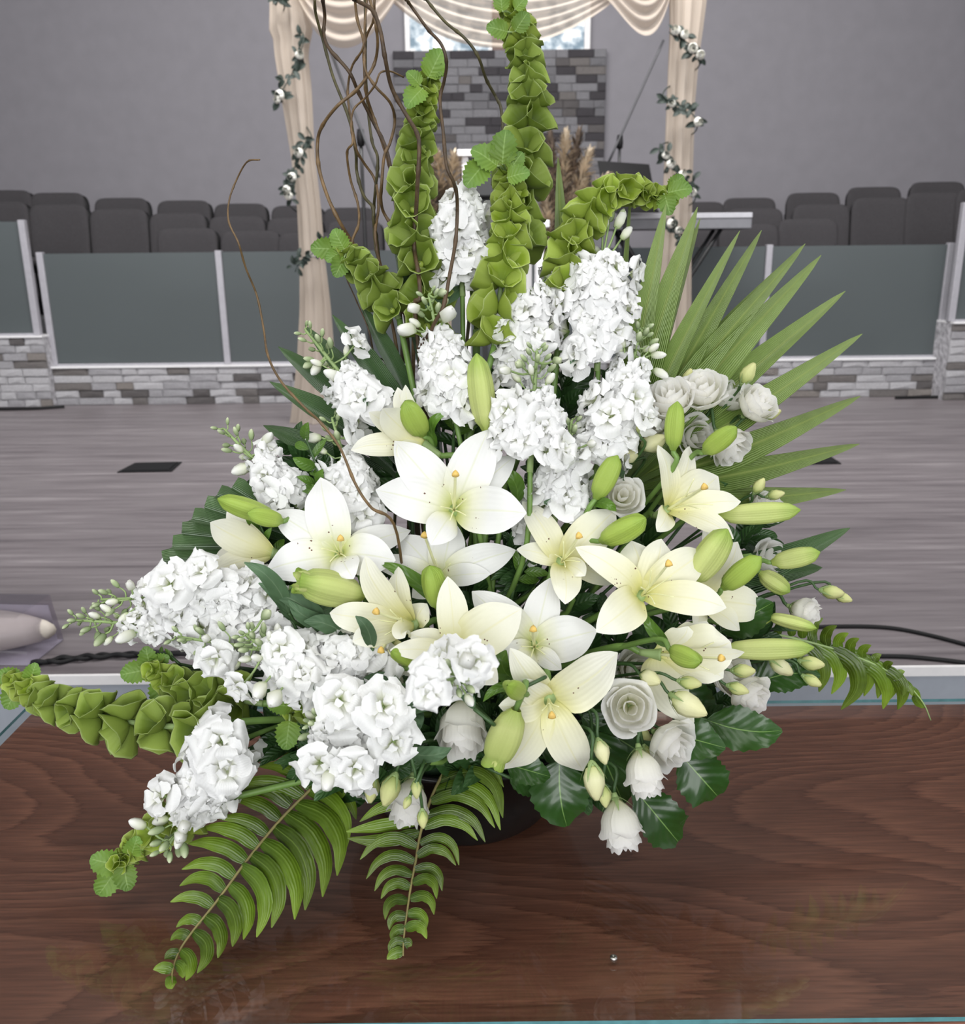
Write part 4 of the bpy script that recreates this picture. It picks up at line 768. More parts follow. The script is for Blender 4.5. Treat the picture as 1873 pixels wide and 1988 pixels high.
stock('largest white stock spike below the arching bells', (1168, 505), (1160, 690), 150, 20, (.0, 1.0), 0, .02, 0, 36, 2, 2, [(1226, 532, .0, 1.0, 'f'), (1130, 522, .0, .8, 'f'), (1088, 590, .0, .9, 'f'), (1170, 452, .03, 1.2, 'w'), (1195, 445, .03, 1.2, 'w'), (1160, 494, .03, .8, 'w'), (1205, 465, .03, 1.0, 'w'), (1182, 432, .03, .8, 'g'), (1200, 430, .03, .8, 'g')])
stock('white stock spike between the bell spike and the largest stock', (1032, 560), (1005, 765), 116, 16, (.0, 1.0), 0, .03, 0, 34, 3, 2, [(1060, 538, .03, .7, 'f'), (1032, 585, 0, .8, 'f')])
stock('white stock with an upright green bud cluster over its wide base', (1042, 680), (1030, 885), 160, 16, (.42, 1.0), 16, -.02, 0, 36, 4, 1, [(1075, 700, -.03, .8, 'g'), (1012, 710, -.03, .8, 'g'), (985, 795, -.03, .9, 'f'), (990, 720, -.02, .9, 'w')])
stock('white stock leaning over the roses with grey green buds on top', (1246, 640), (1172, 890), 140, 20, (.26, 1.0), 18, .0, 0, 36, 5, 1, [(1262, 690, .0, .9, 'w'), (1210, 680, .0, .9, 'w'), (1268, 716, .0, 1, 'w')])
stock('low white stock between the lilies with a small bud cluster', (1110, 815), (1080, 988), 116, 10, (.42, 1.0), 14, .0, 0, 36, 6, 1, [(1142, 862, -.04, .8, 'w'), (1042, 868, -.04, 1, 'w')])
stock('white stock at the foot of the willow twigs', (832, 572), (878, 790), 112, 14, (.36, 1.0), 10, .0, 0, 36, 7, 1, [(805, 640, -.02, 1.4, 'w'), (862, 620, -.02, 1.5, 'w'), (812, 598, -.02, 1.1, 'w'), (853, 570, -.02, .9, 'g')])
stock('white stock pointing up at the draped post, long bud tip', (592, 640), (728, 808), 104, 11, (.5, 1.0), 14, .02, 0, 34, 8, 1, [(690, 668, .0, .9, 'f'), (655, 768, .0, .9, 'f'), (668, 738, .0, 1.3, 'w'), (612, 702, .0, .8, 'g'), (622, 706, 0, .9, 'w')])
stock('white stock pointing outwards above the pleated palm', (434, 832), (566, 968), 108, 9, (.5, 1.0), 13, .02, 0, 36, 9, 1, [(500, 908, .0, 1.3, 'w'), (488, 904, .0, 1.2, 'w'), (512, 860, 0, 1, 'w'), (520, 880, 0, .8, 'f')])
stock('white stock behind the broad petalled lily, crossed by a twig', (644, 812), (702, 1000), 112, 12, (.42, 1.0), 10, .02, 0, 36, 10, 1, [(690, 840, .0, .9, 'f'), (628, 910, 0, .8, 'f'), (625, 850, 0, 1, 'w')])
stock('upper of the two long white stocks reaching out over the stage edge', (196, 1164), (520, 1152), 112, 16, (.25, 1.0), 14, -.03, -.03, 38, 11, 1, [(330, 1134, -.05, 1.1, 'f'), (395, 1110, -.04, 1, 'f'), (256, 1142, -.04, .9, 'w')])
stock('lower of the two long white stocks reaching out over the stage edge', (146, 1204), (536, 1226), 116, 16, (.27, 1.0), 15, -.02, -.04, 38, 12, 1, [(262, 1228, -.04, 1.3, 'w'), (205, 1230, -.03, .9, 'g'), (190, 1226, -.03, .8, 'g')])
stock('white stock with side buds lying over the curled bell spike', (345, 1236), (735, 1296), 118, 16, (.40, 1.0), 14, -.05, -.03, 38, 13, 1, [(420, 1275, -.04, 1, 'f'), (545, 1262, -.06, 1.0, 'f'), (405, 1240, -.05, .8, 'w')])
stock('short white stock seen end on, grey bud cluster at its centre', (478, 1232), (600, 1330), 130, 10, (.45, 1.0), 18, -.07, -.05, 38, 14, 1, [(512, 1328, -.06, 1.3, 'w'), (540, 1345, -.06, 1.4, 'w'), (470, 1330, -.05, .9, 'f'), (510, 1200, -.06, .9, 'g')])
stock('full round white stock above the two fern fronds', (612, 1400), (716, 1440), 168, 14, (.2, 1.0), 8, -.06, -.03, 42, 15, 2, [(660, 1358, -.07, 1.1, 'f'), (745, 1372, -.07, 1.1, 'f'), (622, 1482, -.06, 1.0, 'f'), (690, 1490, -.06, 1, 'f'), (765, 1440, -.05, 1, 'f'), (640, 1500, -.06, 1.3, 'w')])
stock('round white stock nearest the long arm of bells', (384, 1530), (455, 1440), 130, 9, (.05, 1.0), 0, -.03, -.02, 44, 16, 1, [(430, 1440, -.05, 1.1, 'f'), (440, 1490, -.05, 1.1, 'f')])
stock('lowest white stock, drooping buds at its tip by the fern', (322, 1650), (410, 1510), 116, 8, (.45, 1.0), 12, -.03, -.02, 40, 17, 0, [(318, 1545, -.04, 1, 'f'), (360, 1600, -.04, 1.2, 'w'), (352, 1618, -.04, 1.2, 'w'), (285, 1605, -.03, 1, 'w')], 1.3)
stock('small white stock facing out, round bud cluster over the cream lily', (884, 1316), (882, 1292), 104, 5, (.0, 1.0), 14, -.14, -.06, 34, 18, 0, [(835, 1310, -.15, .9, 'f'), (832, 1340, -.15, .9, 'f'), (920, 1284, -.16, .9, 'f'), (905, 1283, -.16, 1.2, 'w')])
stock('small white stock hidden low between two lilies', (1015, 985), (1050, 1060), 70, 5, (.0, 1.0), 0, .03, 0, 32, 19, 0)
# ---------------------------------------------------------------- lisianthus roses
def rpetal(i, h, w_, flare, lift):
    r = random.Random(i); nu, nv = 8, 8; vs_, fs, uv = [], [], []; ph = r.uniform(0, 6)
    for a in range(nu+1):
        u = a/nu; rad = (.16+.84*math.sin(min(1, u*1.75)*PI/2)**.85)*(1+flare*max(0, u-.6)/.4*(u-.6)/.4); z = h*(u**.9)-lift*max(0, u-.7)**1.5
        ang = w_*(.35+.65*math.sin(PI*min(.62, u*.7+.05))**.8)*(1 if u < .9 else 1-.22*(u-.9)/.1)
        for b in range(nv+1):
            v = 2*b/nv-1; th = v*ang; rr = rad*(1+.05*math.sin(3*v+ph)*u)+.08*(v*.5+.5)*u; zz = z-(.10*h*v*v*u)+.035*math.sin(4.3*v+ph)*u*u
            vs_.append(V((rr*math.cos(th), rr*math.sin(th), zz))); uv.append((u, b/nv))
    for a in range(nu):
        for b in range(nv): p = a*(nv+1)+b; fs.append((p, p+1, p+nv+2, p+nv+1))
    me = mesh('petal', vs_, fs, uv); me.materials.append(MT['rose_petal']); return me
RP = [[rpetal(L*5+q, h, w_, fl, lf) for q in range(2)] for L, (h, w_, fl, lf) in enumerate(((.95, .85, .22, .45), (1.08, .9, .10, .2), (1.12, .95, .02, .05), (1.12, 1.1, -.08, 0)))]
SEP = mesh('sepal', *blade([(.10, 0, -.12), (.32, 0, .0), (.62, 0, .25), (.82, 0, .5)], lambda u: .15*(1-u)+.012, (-1, 0, .3), .2, 5, 2)); SEP.materials.append(MT['stem_pale'])
RB = [mesh('bud', *lathe([(.05, 0, 0), (.6, .18, .15), (.92, .6, .4), (.86, 1.05, .7), (.5, 1.5, .9), (.2, 1.75, 1), (.02, 1.78, 1)], 12, lambda a, i: (1+.09*math.cos(5*a+i*.5), .05*math.cos(5*a+i*.5)*(i > 3)))) for _ in range(2)]
RB[0].materials.append(MT['rose_bud_cream']); RB[1].materials.append(MT['rose_bud_green'])
def rose(label, c, rpx, ax, dy=0, seed=0, op=1.0, mat=None, sd=None, hh=1.2):
    r = random.Random(seed+900); ax = V(ax).normalized(); p = B(*c, dy); R_ = rpx*S(p); base = p-ax*R_*.5*hh
    t = thing('lisianthus_flower', label, 'flower', base, 'white lisianthus roses in the arrangement'); Z0 = V((0, 0, 0))
    for L, (n, s, zz) in enumerate(((5, .92, 1), (5, .76, 1.06), (4, .54, 1.12), (3, .28, 1.1))):
        for q in range(n):
            a = q*2*PI/n+L*.55+r.uniform(-.2, .2); s2 = s*R_*r.uniform(.93, 1.07)*(op if L < 2 else 1)
            link('petal', RP[L][r.randrange(2)], mat, t, place(Z0, ax, (s2, s2, R_*hh*zz), a))
    for q in range(5): link('sepal', SEP, None, t, place(Z0-ax*R_*.02, ax, R_*.9, q*1.257+.3))
    link('calyx', mesh('calyx', *rel(tube([base-ax*R_*.28, base+ax*R_*.02], (.0025, R_*.2), 8, 4), base)), 'stem_pale', t)
    stem_to_pot(t, base, base-ax*R_*.25, sd or ax, .0022, 'stem_dark', seed+200)
U_ = (0, -.45, .9)
for i, a in enumerate([
    ('white rose at the top of the cluster, spiral petals facing up', (1364, 764), 42, (-.25, -.6, .75), -.0),
    ('white rose of the cluster behind the slim green bud', (1302, 782), 44, (-.3, -.5, .8), .0),
    ('outermost white rose of the cluster against a palm blade', (1464, 790), 38, (.45, -.55, .65), .0),
    ('lowest white rose of the cluster, behind a leaning green bud', (1410, 860), 40, (.4, -.6, -.5), .01),
    ('white rose at the near edge of the cluster by the stocks', (1272, 818), 38, (-.5, -.6, .4), .03),
    ('white rose half hidden behind the top one of the cluster', (1412, 776), 34, (.2, -.3, .9), .05),
    ('white rose turned away inside the cluster stems', (1346, 850), 38, (.2, -.8, .2), .05),
    ('small open white rose between the stock and the plump bud', (1207, 966), 36, (0, -.85, .5), -.02),
    ('white rose with a clear spiral centre facing out', (1222, 1372), 47, (-.1, -.9, .4), -.08),
    ('white rose below the spiral one, turned to the dark leaves', (1296, 1440), 46, (.5, -.75, -.1), -.06),
    ('white rose hanging head down beside two dark leaves', (1248, 1492), 42, (.15, -.55, -.8), -.07),
    ('lowest hanging white rose, alone below the yellow buds', (1202, 1592), 45, (.15, -.5, -.85), -.03),
    ('white rose by the table edge with one petal hanging down', (1448, 1348), 40, (.5, -.7, -.15), -.03),
    ('white rose just above the one by the table edge', (1412, 1308), 40, (.4, -.6, .4), -.01),
    ('white rose hanging under the small facing stock', (897, 1402), 54, (.0, -.75, -.5), -.04),
    ('pale rose in shadow at the top of the fern frond', (794, 1548), 42, (-.1, -.7, -.6), -.03),
    ('last white rose above the arching fern', (1556, 1186), 33, (.6, -.55, -.1), -.0),
    ('white rose behind the long bud by the palm blades', (1482, 990), 34, (.3, -.4, .6), .06),
    ('white rose partly behind the outermost buds', (1488, 1088), 36, (.4, -.5, .4), .05),
    ('white rose deep behind the drooping lily', (1232, 1300), 40, (.2, -.8, .3), .05)]):
    rose(*a, seed=i, op=.86 if i in (10, 11, 14, 15, 16) else 1.0, hh=1.75 if i in (10, 11, 14, 15) else 1.3)
def rosebud(label, c, rpx, ax, dy=0, kind=0, seed=0, cat='flower bud'):
    ax = V(ax).normalized(); p = B(*c, dy); R_ = rpx*S(p); base = p-ax*R_*.8; t = thing('lisianthus_bud', label, cat, base, 'lisianthus buds in the arrangement')
    link('bud', RB[kind], None, t, place(V((0, 0, 0)), ax, (R_*.85, R_*.85, R_*1.4), seed*1.3))
    for q in range(5): link('sepal', SEP, None, t, place(V((0, 0, 0)), ax, (R_*1.3, R_*1.3, R_*2.3), q*1.257+seed))
    link('calyx', mesh('calyx', *rel(tube([base-ax*R_*.3, base+ax*R_*.1], (.0018, R_*.35), 8, 4), base)), 'stem_pale', t)
    stem_to_pot(t, base, base-ax*R_*.25, ax, .0018, 'stem_dark', seed+400)
for i, a in enumerate([
    ('cream bud with a ragged top above the spiral rose', (1257, 1315), 20, (.5, -.8, .1), -.09),
    ('small round cream bud in the hanging chain beside the lily petal', (1166, 1452), 19, (.2, -.6, -.6), -.10),
    ('largest cream bud in the hanging chain of buds', (1152, 1506), 27, (.1, -.5, -.85), -.10),
    ('narrow yellow bud just above the lowest hanging rose', (1172, 1538), 17, (.1, -.4, -.9), -.06, 1),
    ('yellow bud pressed under the spiral rose', (1243, 1420), 15, (.8, -.3, -.6), -.03, 1),
    ('thin green bud on the stem of the head down rose', (1254, 1456), 12, (.4, -.3, -.85), -.04, 1),
    ('wide yellow half-open bud before the drooping lily petal', (1326, 1362), 30, (.7, -.6, -.2), -.10),
    ('pointed green bud across the drooping lily petal', (1332, 1324), 17, (.95, -.3, -.05), -.10, 1),
    ('upper pointed yellow bud before the rose by the table edge', (1436, 1302), 17, (.95, -.3, .1), -.06, 1),
    ('lower pointed yellow bud before the rose by the table edge', (1426, 1335), 16, (.9, -.3, -.2), -.07, 1),
    ('pale pointed bud nearest the dark leaf above the table', (1510, 1290), 19, (.8, -.3, -.5), -.03),
    ('green striped bud at the end of the spray by the fern', (1568, 1286), 18, (.9, -.3, -.05), -.03, 1),
    ('small bud under the striped one by the fern', (1570, 1318), 15, (.85, -.3, -.4), -.03, 1),
    ('upper bud of the pair reaching over the stage floor', (1608, 1148), 17, (.95, -.25, -.1), .0, 1),
    ('lower bud of the pair reaching over the stage floor', (1632, 1158), 13, (.9, -.25, -.3), .0, 1),
    ('green bud standing above the rose cluster beside a palm blade', (1448, 732), 18, (.4, -.2, .85), .0, 1),
    ('small green bud peeping out above the topmost rose', (1334, 738), 14, (.2, -.2, .95), .02, 1),
    ('yellow bud outside the outermost rose of the cluster', (1492, 806), 14, (.9, -.2, .4), .0, 1),
    ('yellow green bud hanging under the full round stock', (722, 1524), 20, (-.1, -.4, -.9), -.07, 1),
    ('fatter ragged yellow bud under the full round stock', (760, 1524), 24, (-.35, -.5, -.8), -.08, 1),
    ('oval green yellow bud hanging over the pale shaded rose', (808, 1526), 14, (.05, -.5, -.85), -.09, 1),
    ('small slim bud low on the pale shaded rose', (792, 1554), 10, (-.4, -.5, -.7), -.09, 1),
    ('long sepalled bud hanging at the top of the fern rib', (820, 1584), 14, (.05, -.4, -.95), -.08, 1),
    ('thin green bud beside the slim lily bud', (1244, 834), 12, (.0, -.2, .95), -.03, 1),
    ('plump cream bud under the rose cluster stems', (1262, 862), 24, (.5, -.6, .4), -.01),
    ('cream bud below the rose cluster beside the lily', (1222, 884), 22, (-.4, -.6, .5), .0),
    ('yellow bud standing by the long bud and palm blades', (1470, 948), 14, (.4, -.2, .85), .0, 1),
    ('flat yellow bud just above the long lily bud', (1500, 962), 13, (.9, -.3, .3), .0, 1)]):
    rosebud(*a, seed=i)
# ---------------------------------------------------------------- bells of Ireland
def bell(i):
    r = random.Random(i+40); ph = r.uniform(0, 6); N_ = 12
    prof = [(.06, 0, .55), (.26, .05, .6), (.52, .28, .66), (.74, .60, .74), (.92, .92, .86), (1.03, 1.10, .97), (1.05, 1.13, 1), (.99, 1.09, .93), (.86, .90, .55), (.68, .60, .35), (.45, .30, .15), (.2, .10, .02), (.02, .08, 0)]
    lift = (0, 0, .1, .35, .65, .95, 1, .95, .65, .35, .1, 0, 0)
    return mesh('bell', *lathe(prof, 16, lambda a, i_: (1+(.08*math.cos(5*a+ph)+.12*math.cos(2*a+ph))*lift[i_], (.17*math.cos(2*a+ph*2)+.06*math.cos(5*a))*lift[i_]**1.5)))
BLm = [bell(i) for i in range(4)]
BLg = [m_.copy() for m_ in BLm]
for m_ in BLm: m_.materials.append(MT['bell_bright'])
for m_ in BLg: m_.materials.append(MT['bell_green'])
SEED = mesh('seed_cup', *lathe([(.02, 0, 0), (.2, .1, .5), (.18, .3, .8), (.03, .36, 1)], 8)); SEED.materials.append(MT['bell_bright'])
BLF = mesh('leaf', *blade([(0, 0, 0), (0, .3, .05), (0, .7, .06), (0, 1, -.05)], lambda u: .46*math.sin(PI*min(.98, u**.75*.98+.01))**.62, (0, 0, 1), .22, 16, 6, .1, 2, .0, .10)); BLF.materials.append(MT['bell_leaf'])
def bells(label, pts, r0, r1, dy, dtip, leaves, spc, seed, mat=0, per=4, bot=None):
    """pts from the tip down in frame pixels; whorls of shell bells along the stem"""
    r = random.Random(seed+600); n = len(pts); W = []
    for i, p in enumerate(pts):
        q = P(*p, Yd(*p)+dy+dtip*(1-i/(n-1)))
        W.append(q if q.z > TABLE+.05 else Pz(*p, TABLE+.05))
    b = W[-1]; t = thing('bell_flower_spike', label, 'flower', b, 'green bell spikes in the arrangement'); L = smooth(W, 60); toC = (CAM-b).normalized()
    link('spike_stem', mesh('spike_stem', *rel(tube(W, (.0016, .0042), 6, 24), b)), 'stem_pale', t)
    set_ = (BLm, BLg)
    j, wv, acc = 0, 0, 0.0; tot = sum((L[i+1]-L[i]).length for i in range(60)); nxt = .004
    for j in range(60):
        acc += (L[j+1]-L[j]).length; u = acc/tot; R_ = (r0+(r1-r0)*min(1, u*1.5))*S(b)
        if acc < nxt: continue
        nxt = acc+R_*spc*(1 if u > .25 else .62); wv += 1; pc = L[j+1]; d = (L[j]-L[min(60, j+2)]).normalized(); q1 = d.orthogonal().normalized(); q2 = d.cross(q1)
        for q in range(per):
            a = q*2*PI/per+wv*PI/per+r.uniform(-.25, .25); o = q1*math.cos(a)+q2*math.sin(a)
            if o.dot(toC) < -.8: continue
            z = (o+d*(.40 if u > .25 else .8)+V((0, -.08, .12))+V((r.uniform(-.2, .2), r.uniform(-.2, .2), r.uniform(-.2, .2)))).normalized(); s = R_*r.uniform(.88, 1.12)
            m_ = set_[mat if u > .2 else 0][r.randrange(4)]
            bo = link('bell', m_, None, t, place(pc+o*.003-b, z, (s, s, s*.95), r.uniform(0, 6)))
            if u > .3 and o.dot(toC) > .2: link('seed_cup', SEED, None, bo)
    for x, y, lw, dx, dy_ in leaves:                    # toothed leaves near the tip: base pixel, length, direction on the picture plane
        p = P(x, y, Yd(x, y)+dy-.012); dr = (RT*dx+UPV*dy_).normalized()+V((0, -.25, 0)); nrm = (toC+V((r.uniform(-.4, .4), 0, r.uniform(-.1, .5)))).normalized()
        yv = dr.normalized(); xv = yv.cross(nrm).normalized(); zv = xv.cross(yv); s = lw*S(p); mm = M(((xv.x, yv.x, zv.x, 0), (xv.y, yv.y, zv.y, 0), (xv.z, yv.z, zv.z, 0), (0, 0, 0, 1)))
        near = min(L, key=lambda v: (v-p).length); link('leaf_stalk', mesh('leaf_stalk', *rel(tube([near, near.lerp(p, .5)+V((0, 0, .004)), p], .0013, 5, 5), b)), 'stem_pale', t)
        link('leaf', BLF, None, t, M.Translation(p-b) @ mm @ M.Diagonal((s, s, s, 1)))
    f = foot(r); e = W[-1]; d = (W[-2]-W[-1]).normalized(); lo = [B(*p, dy) for p in (bot or [])]
    link('stem', mesh('stem', *rel(tube([e]+lo+[f.lerp(e if not lo else lo[-1], .35), f], (.0042, .005), 6, 20), b)), 'stem_green', t)
bells('tallest bell spike, reaching out of the picture before the window', [(985, -6), (1008, 60), (1022, 130), (1026, 210), (1020, 290), (1008, 400), (1000, 480)], 16, 37, .06, .02, [(985, 62, 42, -.8, .15), (1000, 60, 40, .5, .7), (975, 22, 36, -.1, .9), (1000, 18, 30, .6, .6)], 1.45, 1, 1)
bells('bell spike beside the willow twigs, toothed leaves at its tip', [(832, 150), (818, 220), (808, 290), (800, 360), (806, 440), (820, 540), (832, 640)], 15, 36, .04, .02, [(820, 172, 52, -.55, -.7), (832, 150, 56, .45, .85), (838, 140, 30, .8, .1), (815, 165, 34, -.6, .6)], 1.45, 2, 1)
bells('yellow green bell spike in front of the tallest one', [(982, 330), (990, 390), (988, 450), (978, 520), (968, 590), (960, 670)], 16, 36, .02, .02, [(975, 318, 62, .1, 1), (965, 322, 58, -.7, .45), (938, 320, 58, -.6, -.75), (990, 330, 40, .5, .7), (985, 345, 44, .9, .2)], 1.4, 3, 0)
bells('arching bell spike bending over towards the palm blades', [(1308, 386), (1270, 382), (1228, 370), (1188, 374), (1150, 405), (1122, 450), (1105, 500), (1095, 570)], 12, 32, .04, .0, [(1296, 374, 46, .9, .15), (1290, 378, 44, .2, -.9), (1300, 366, 34, .6, .6)], 1.4, 4, 0)
bells('short bell spike leaning out behind the twigs, broad leaf at its end', [(655, 482), (690, 510), (722, 540), (748, 580), (775, 620)], 15, 28, .05, .0, [(652, 484, 48, -1, .05), (668, 484, 42, -.4, .85), (662, 490, 34, -.5, -.3), (668, 500, 44, -.35, -.8)], 1.5, 5, 1)
bells('long bell spike stretching out over the table corner', [(18, 1318), (60, 1342), (110, 1366), (165, 1380), (215, 1394), (270, 1404), (330, 1410), (395, 1412)], 15, 40, -.03, -.02, [(40, 1318, 44, -.9, .3), (38, 1330, 50, -.4, -.85), (60, 1322, 40, .3, .8)], 2.0, 6, 1, 4, [(480, 1400)])
bells('curled bell spike under the long stocks, leaves at its tip', [(296, 1298), (330, 1322), (372, 1342), (415, 1350), (460, 1358), (510, 1366)], 15, 34, .0, -.02, [(292, 1296, 44, -.1, .9), (286, 1300, 50, -.95, -.1), (318, 1316, 54, -.1, -1), (300, 1290, 36, .8, .5)], 1.6, 7, 1)
bells('low bell spike below the lowest stock, leafy tip on the table', [(222, 1682), (258, 1650), (300, 1618), (350, 1585), (400, 1560)], 12, 30, -.02, -.0, [(232, 1680, 56, -.7, .3), (225, 1690, 54, -.55, -.75), (240, 1678, 50, .3, -.95), (255, 1660, 44, .3, .8), (212, 1706, 34, -.75, -.6)], 1.5, 8, 0)
bells('single leafy bell stem under the full round stock', [(560, 1385), (590, 1372), (620, 1378)], 12, 20, -.04, -.0, [(566, 1372, 46, -.95, .2), (590, 1372, 44, .5, .6), (562, 1400, 54, -.1, -1), (600, 1385, 40, .7, -.4)], 1.6, 9, 1)
# ---------------------------------------------------------------- curly willow
def twig(label, c, pts, rb, rt, mat, seed, dy=.10, tail=()):
    r = random.Random(seed+70); q = [k(c, *p) if c else p for p in pts]; q = ([(q[0][0]+(q[0][0]-q[1][0])*9+25*math.sin(seed*2.1), q[0][1]-190), (q[0][0]+(q[0][0]-q[1][0])*4-18*math.sin(seed), q[0][1]-90)] if q[0][1] < 0 else [])+q; n = len(q)
    W = [P(x, y, Yd(x, y)*.35+.78+(dy(y) if callable(dy) else dy)+.02*math.sin(i*1.3+seed)) for i, (x, y) in enumerate(q)]+[P(x, y, Yd(x, y)+.03) for x, y in tail]
    f = foot(r)+V((-.03, .02, 0)); W += [W[-1].lerp(f, .55)+V((0, .02, 0)), f]
    o = link('willow_twig', mesh('willow_twig', *rel(tube(W, lambda u: .78*(rt+(rb-rt)*u)*(1+.35*max(0, math.sin(u*70+seed))**14), 7, 110), f)), mat); o.location = f
    tag(o, label, 'branch', 'curly willow twigs')
T1 = [(812, 640), (830, 760)]
twig('willow twig furthest towards the draped post at the top edge', c1, [(650, -30), (655, 0), (663, 90), (710, 260), (765, 460), (840, 650), (885, 800), (905, 930), (910, 1040), (950, 1180), (1005, 1250), (1010, 1330), (1030, 1450), (1060, 1650), (1150, 1850), (1210, 1990)], .0034, .0022, 'bark_olive', 1)
twig('dark willow twig second from the draped post at the top edge', c1, [(690, -30), (703, 0), (716, 100), (710, 200), (740, 290), (860, 430), (920, 560), (1010, 740), (1075, 870), (1110, 1000), (1140, 1200), (1165, 1420), (1215, 1600), (1250, 1800), (1270, 1990)], .0036, .0028, 'bark', 2)
twig('willow twig running straight down through the middle of the bunch', c1, [(890, -30), (897, 0), (912, 120), (950, 250), (955, 400), (965, 560), (1000, 680), (1060, 850), (1120, 1050), (1160, 1300), (1190, 1480), (1215, 1700), (1280, 1990)], .0034, .0022, 'bark_pale', 3)
twig('thick dark willow twig passing in front of the bell spike', c1, [(880, -40), (905, 0), (1000, 60), (1050, 180), (1080, 350), (1120, 530), (1200, 680), (1270, 800), (1285, 900), (1275, 1100), (1265, 1300), (1255, 1490), (1280, 1650), (1290, 1800), (1270, 1990)], .0036, .003, 'bark', 4, -.03)
twig('thin willow twig weaving between the two straighter ones', c1, [(968, -30), (970, 0), (957, 150), (945, 290), (880, 400), (855, 530), (860, 640), (880, 760), (905, 900), (950, 980), (1020, 1090), (1040, 1250), (1020, 1420), (1070, 1650), (1200, 1900)], .0028, .0016, 'bark_pale', 5)
twig('willow twig looping wide towards the arch post and back', c1, [(985, -30), (990, 0), (1020, 130), (1035, 260), (1020, 370), (980, 450), (900, 550), (790, 640), (700, 760), (672, 860), (680, 1010), (730, 1180), (800, 1330), (880, 1460), (960, 1580), (1050, 1700), (1180, 1880), (1250, 1990)], .0036, .0022, 'bark_pale', 6, .07)
twig('willow twig making an S bend across the middle', c1, [(1018, -30), (1015, 0), (1010, 120), (970, 210), (950, 300), (960, 420), (1020, 520), (1110, 620), (1138, 730), (1110, 860), (1075, 940), (1060, 1100), (1055, 1210), (1080, 1300), (1180, 1430), (1270, 1510), (1310, 1680), (1300, 1990)], .0032, .0018, 'bark_pale', 7, .08)
twig('thin pale willow twig hooking over to touch the bell leaf', c1, [(1190, 465), (1110, 430), (1050, 440), (1020, 510), (960, 590), (890, 660), (875, 760), (885, 860), (850, 920), (870, 1080), (915, 1230), (920, 1350), (880, 1460), (890, 1580), (960, 1680), (1060, 1860), (1130, 1990)], .0028, .0014, 'bark_pale', 8, .05)
twig('long willow twig curving down in front of the highest stock', c1, [(1195, -25), (1210, 0), (1260, 70), (1340, 180), (1420, 270), (1450, 380), (1435, 490), (1410, 600), (1430, 800), (1450, 1000), (1500, 1120), (1515, 1240), (1505, 1450), (1470, 1650), (1430, 1850), (1360, 1990), (1300, 2260)], .0032, .002, 'bark', 9, -.07)
twig('willow twig slanting in from the top edge to the tallest bells', c1, [(1310, -30), (1330, 0), (1440, 130), (1560, 230), (1640, 340), (1690, 480), (1750, 590), (1780, 670), (1790, 900), (1740, 1300), (1600, 1800)], .003, .0024, 'bark_olive', 10, .14)
twig('lone willow twig curling up on its own over the chairs', None, [(504, 310), (480, 314), (461, 345), (445, 388), (444, 430), (463, 472), (477, 520), (499, 575), (512, 640), (520, 690), (545, 740), (590, 790), (622, 820), (660, 870), (690, 940), (720, 985), (770, 1033)], .0024, .0012, 'bark_pale', 11, lambda y: -.05-.11*max(0, min(1, (y-640)/160)))
twig('hair thin willow twig beside the short bell spike', c1, [(795, 1370), (830, 1480), (835, 1640), (900, 1800), (980, 1990), (1020, 2150), (1120, 2300)], .0018, .0008, 'bark', 12, .03)
twig('olive willow twig close behind the straight middle one', c1, [(950, -30), (958, 0), (960, 200), (962, 420), (975, 650), (1000, 850), (1035, 960), (1020, 1150), (1010, 1300), (1025, 1500), (1090, 1750), (1180, 1990)], .003, .0022, 'bark_olive', 13, .13)
twig('short broken willow twig leaning low in the bunch', c1, [(1165, 1500), (1190, 1560), (1220, 1720), (1215, 1990), (1190, 2250)], .0036, .0032, 'bark', 14, .05)
# ---------------------------------------------------------------- palm leaves
def palm(label, hub, lfs, mat, dy=.06, hubdy=.0, seed=0, blunt=False, tp=1.9):
    h = B(*hub, hubdy); t = thing('palm_leaf', label, 'leaf', h, 'cut palm leaves in the arrangement'); r = random.Random(seed+31)
    for x, y, wpx, dd, bend in lfs:
        e = P(x, y, Yd(x, y)*.5+.52+dy+dd); d = e-h; n = d.cross(CAM-h).normalized(); wd = wpx*S(e)*(.5 if blunt or tp > 2 else .6); m_ = h+d*.5+n*(bend*d.length)+V((0, .01, 0))
        wf = (lambda u: wd*(.35+.75*u) if u < .96 else wd*.95) if blunt else (lambda u: wd*min(1, .25+1.9*u)*min(1, ((1-u)*tp))**.75+.0004)
        sgn = 1 if len(t.children) % 2 else -1; g = blade([h, m_, e], wf, (CAM-h)+(n*(sgn*1.1) if blunt else V((r.uniform(-.35, .35), 0, r.uniform(-.2, .5)))), 0, 22, 4, 0, 2, .6 if not blunt else (.7 if len(t.children) % 2 else -.7))
        link('leaflet', mesh('leaflet', *rel(g, h)), mat, t)
    f = foot(r); link('petiole', mesh('petiole', *rel(tube([h, h.lerp(f, .5)+V((0, .03, 0)), f], (.005, .006), 6, 12), h)), 'stem_green', t)
palm('large fan palm with long olive blades spreading behind the roses', (1195, 955), [(1293, 396, 50, .0, .0), (1354, 402, 56, .01, -.01), (1359, 424, 32, .03, .0), (1436, 448, 36, .0, -.01), (1478, 447, 42, .02, .0), (1556, 478, 16, .04, -.05), (1563, 473, 44, .0, -.02), (1594, 495, 54, .0, -.01), (1641, 565, 54, .01, .0), (1674, 648, 50, .0, .02), (1670, 769, 50, .01, .03), (1668, 862, 46, .02, .03), (1642, 951, 46, .03, .04)], 'palm_green', .08, .06, 1)
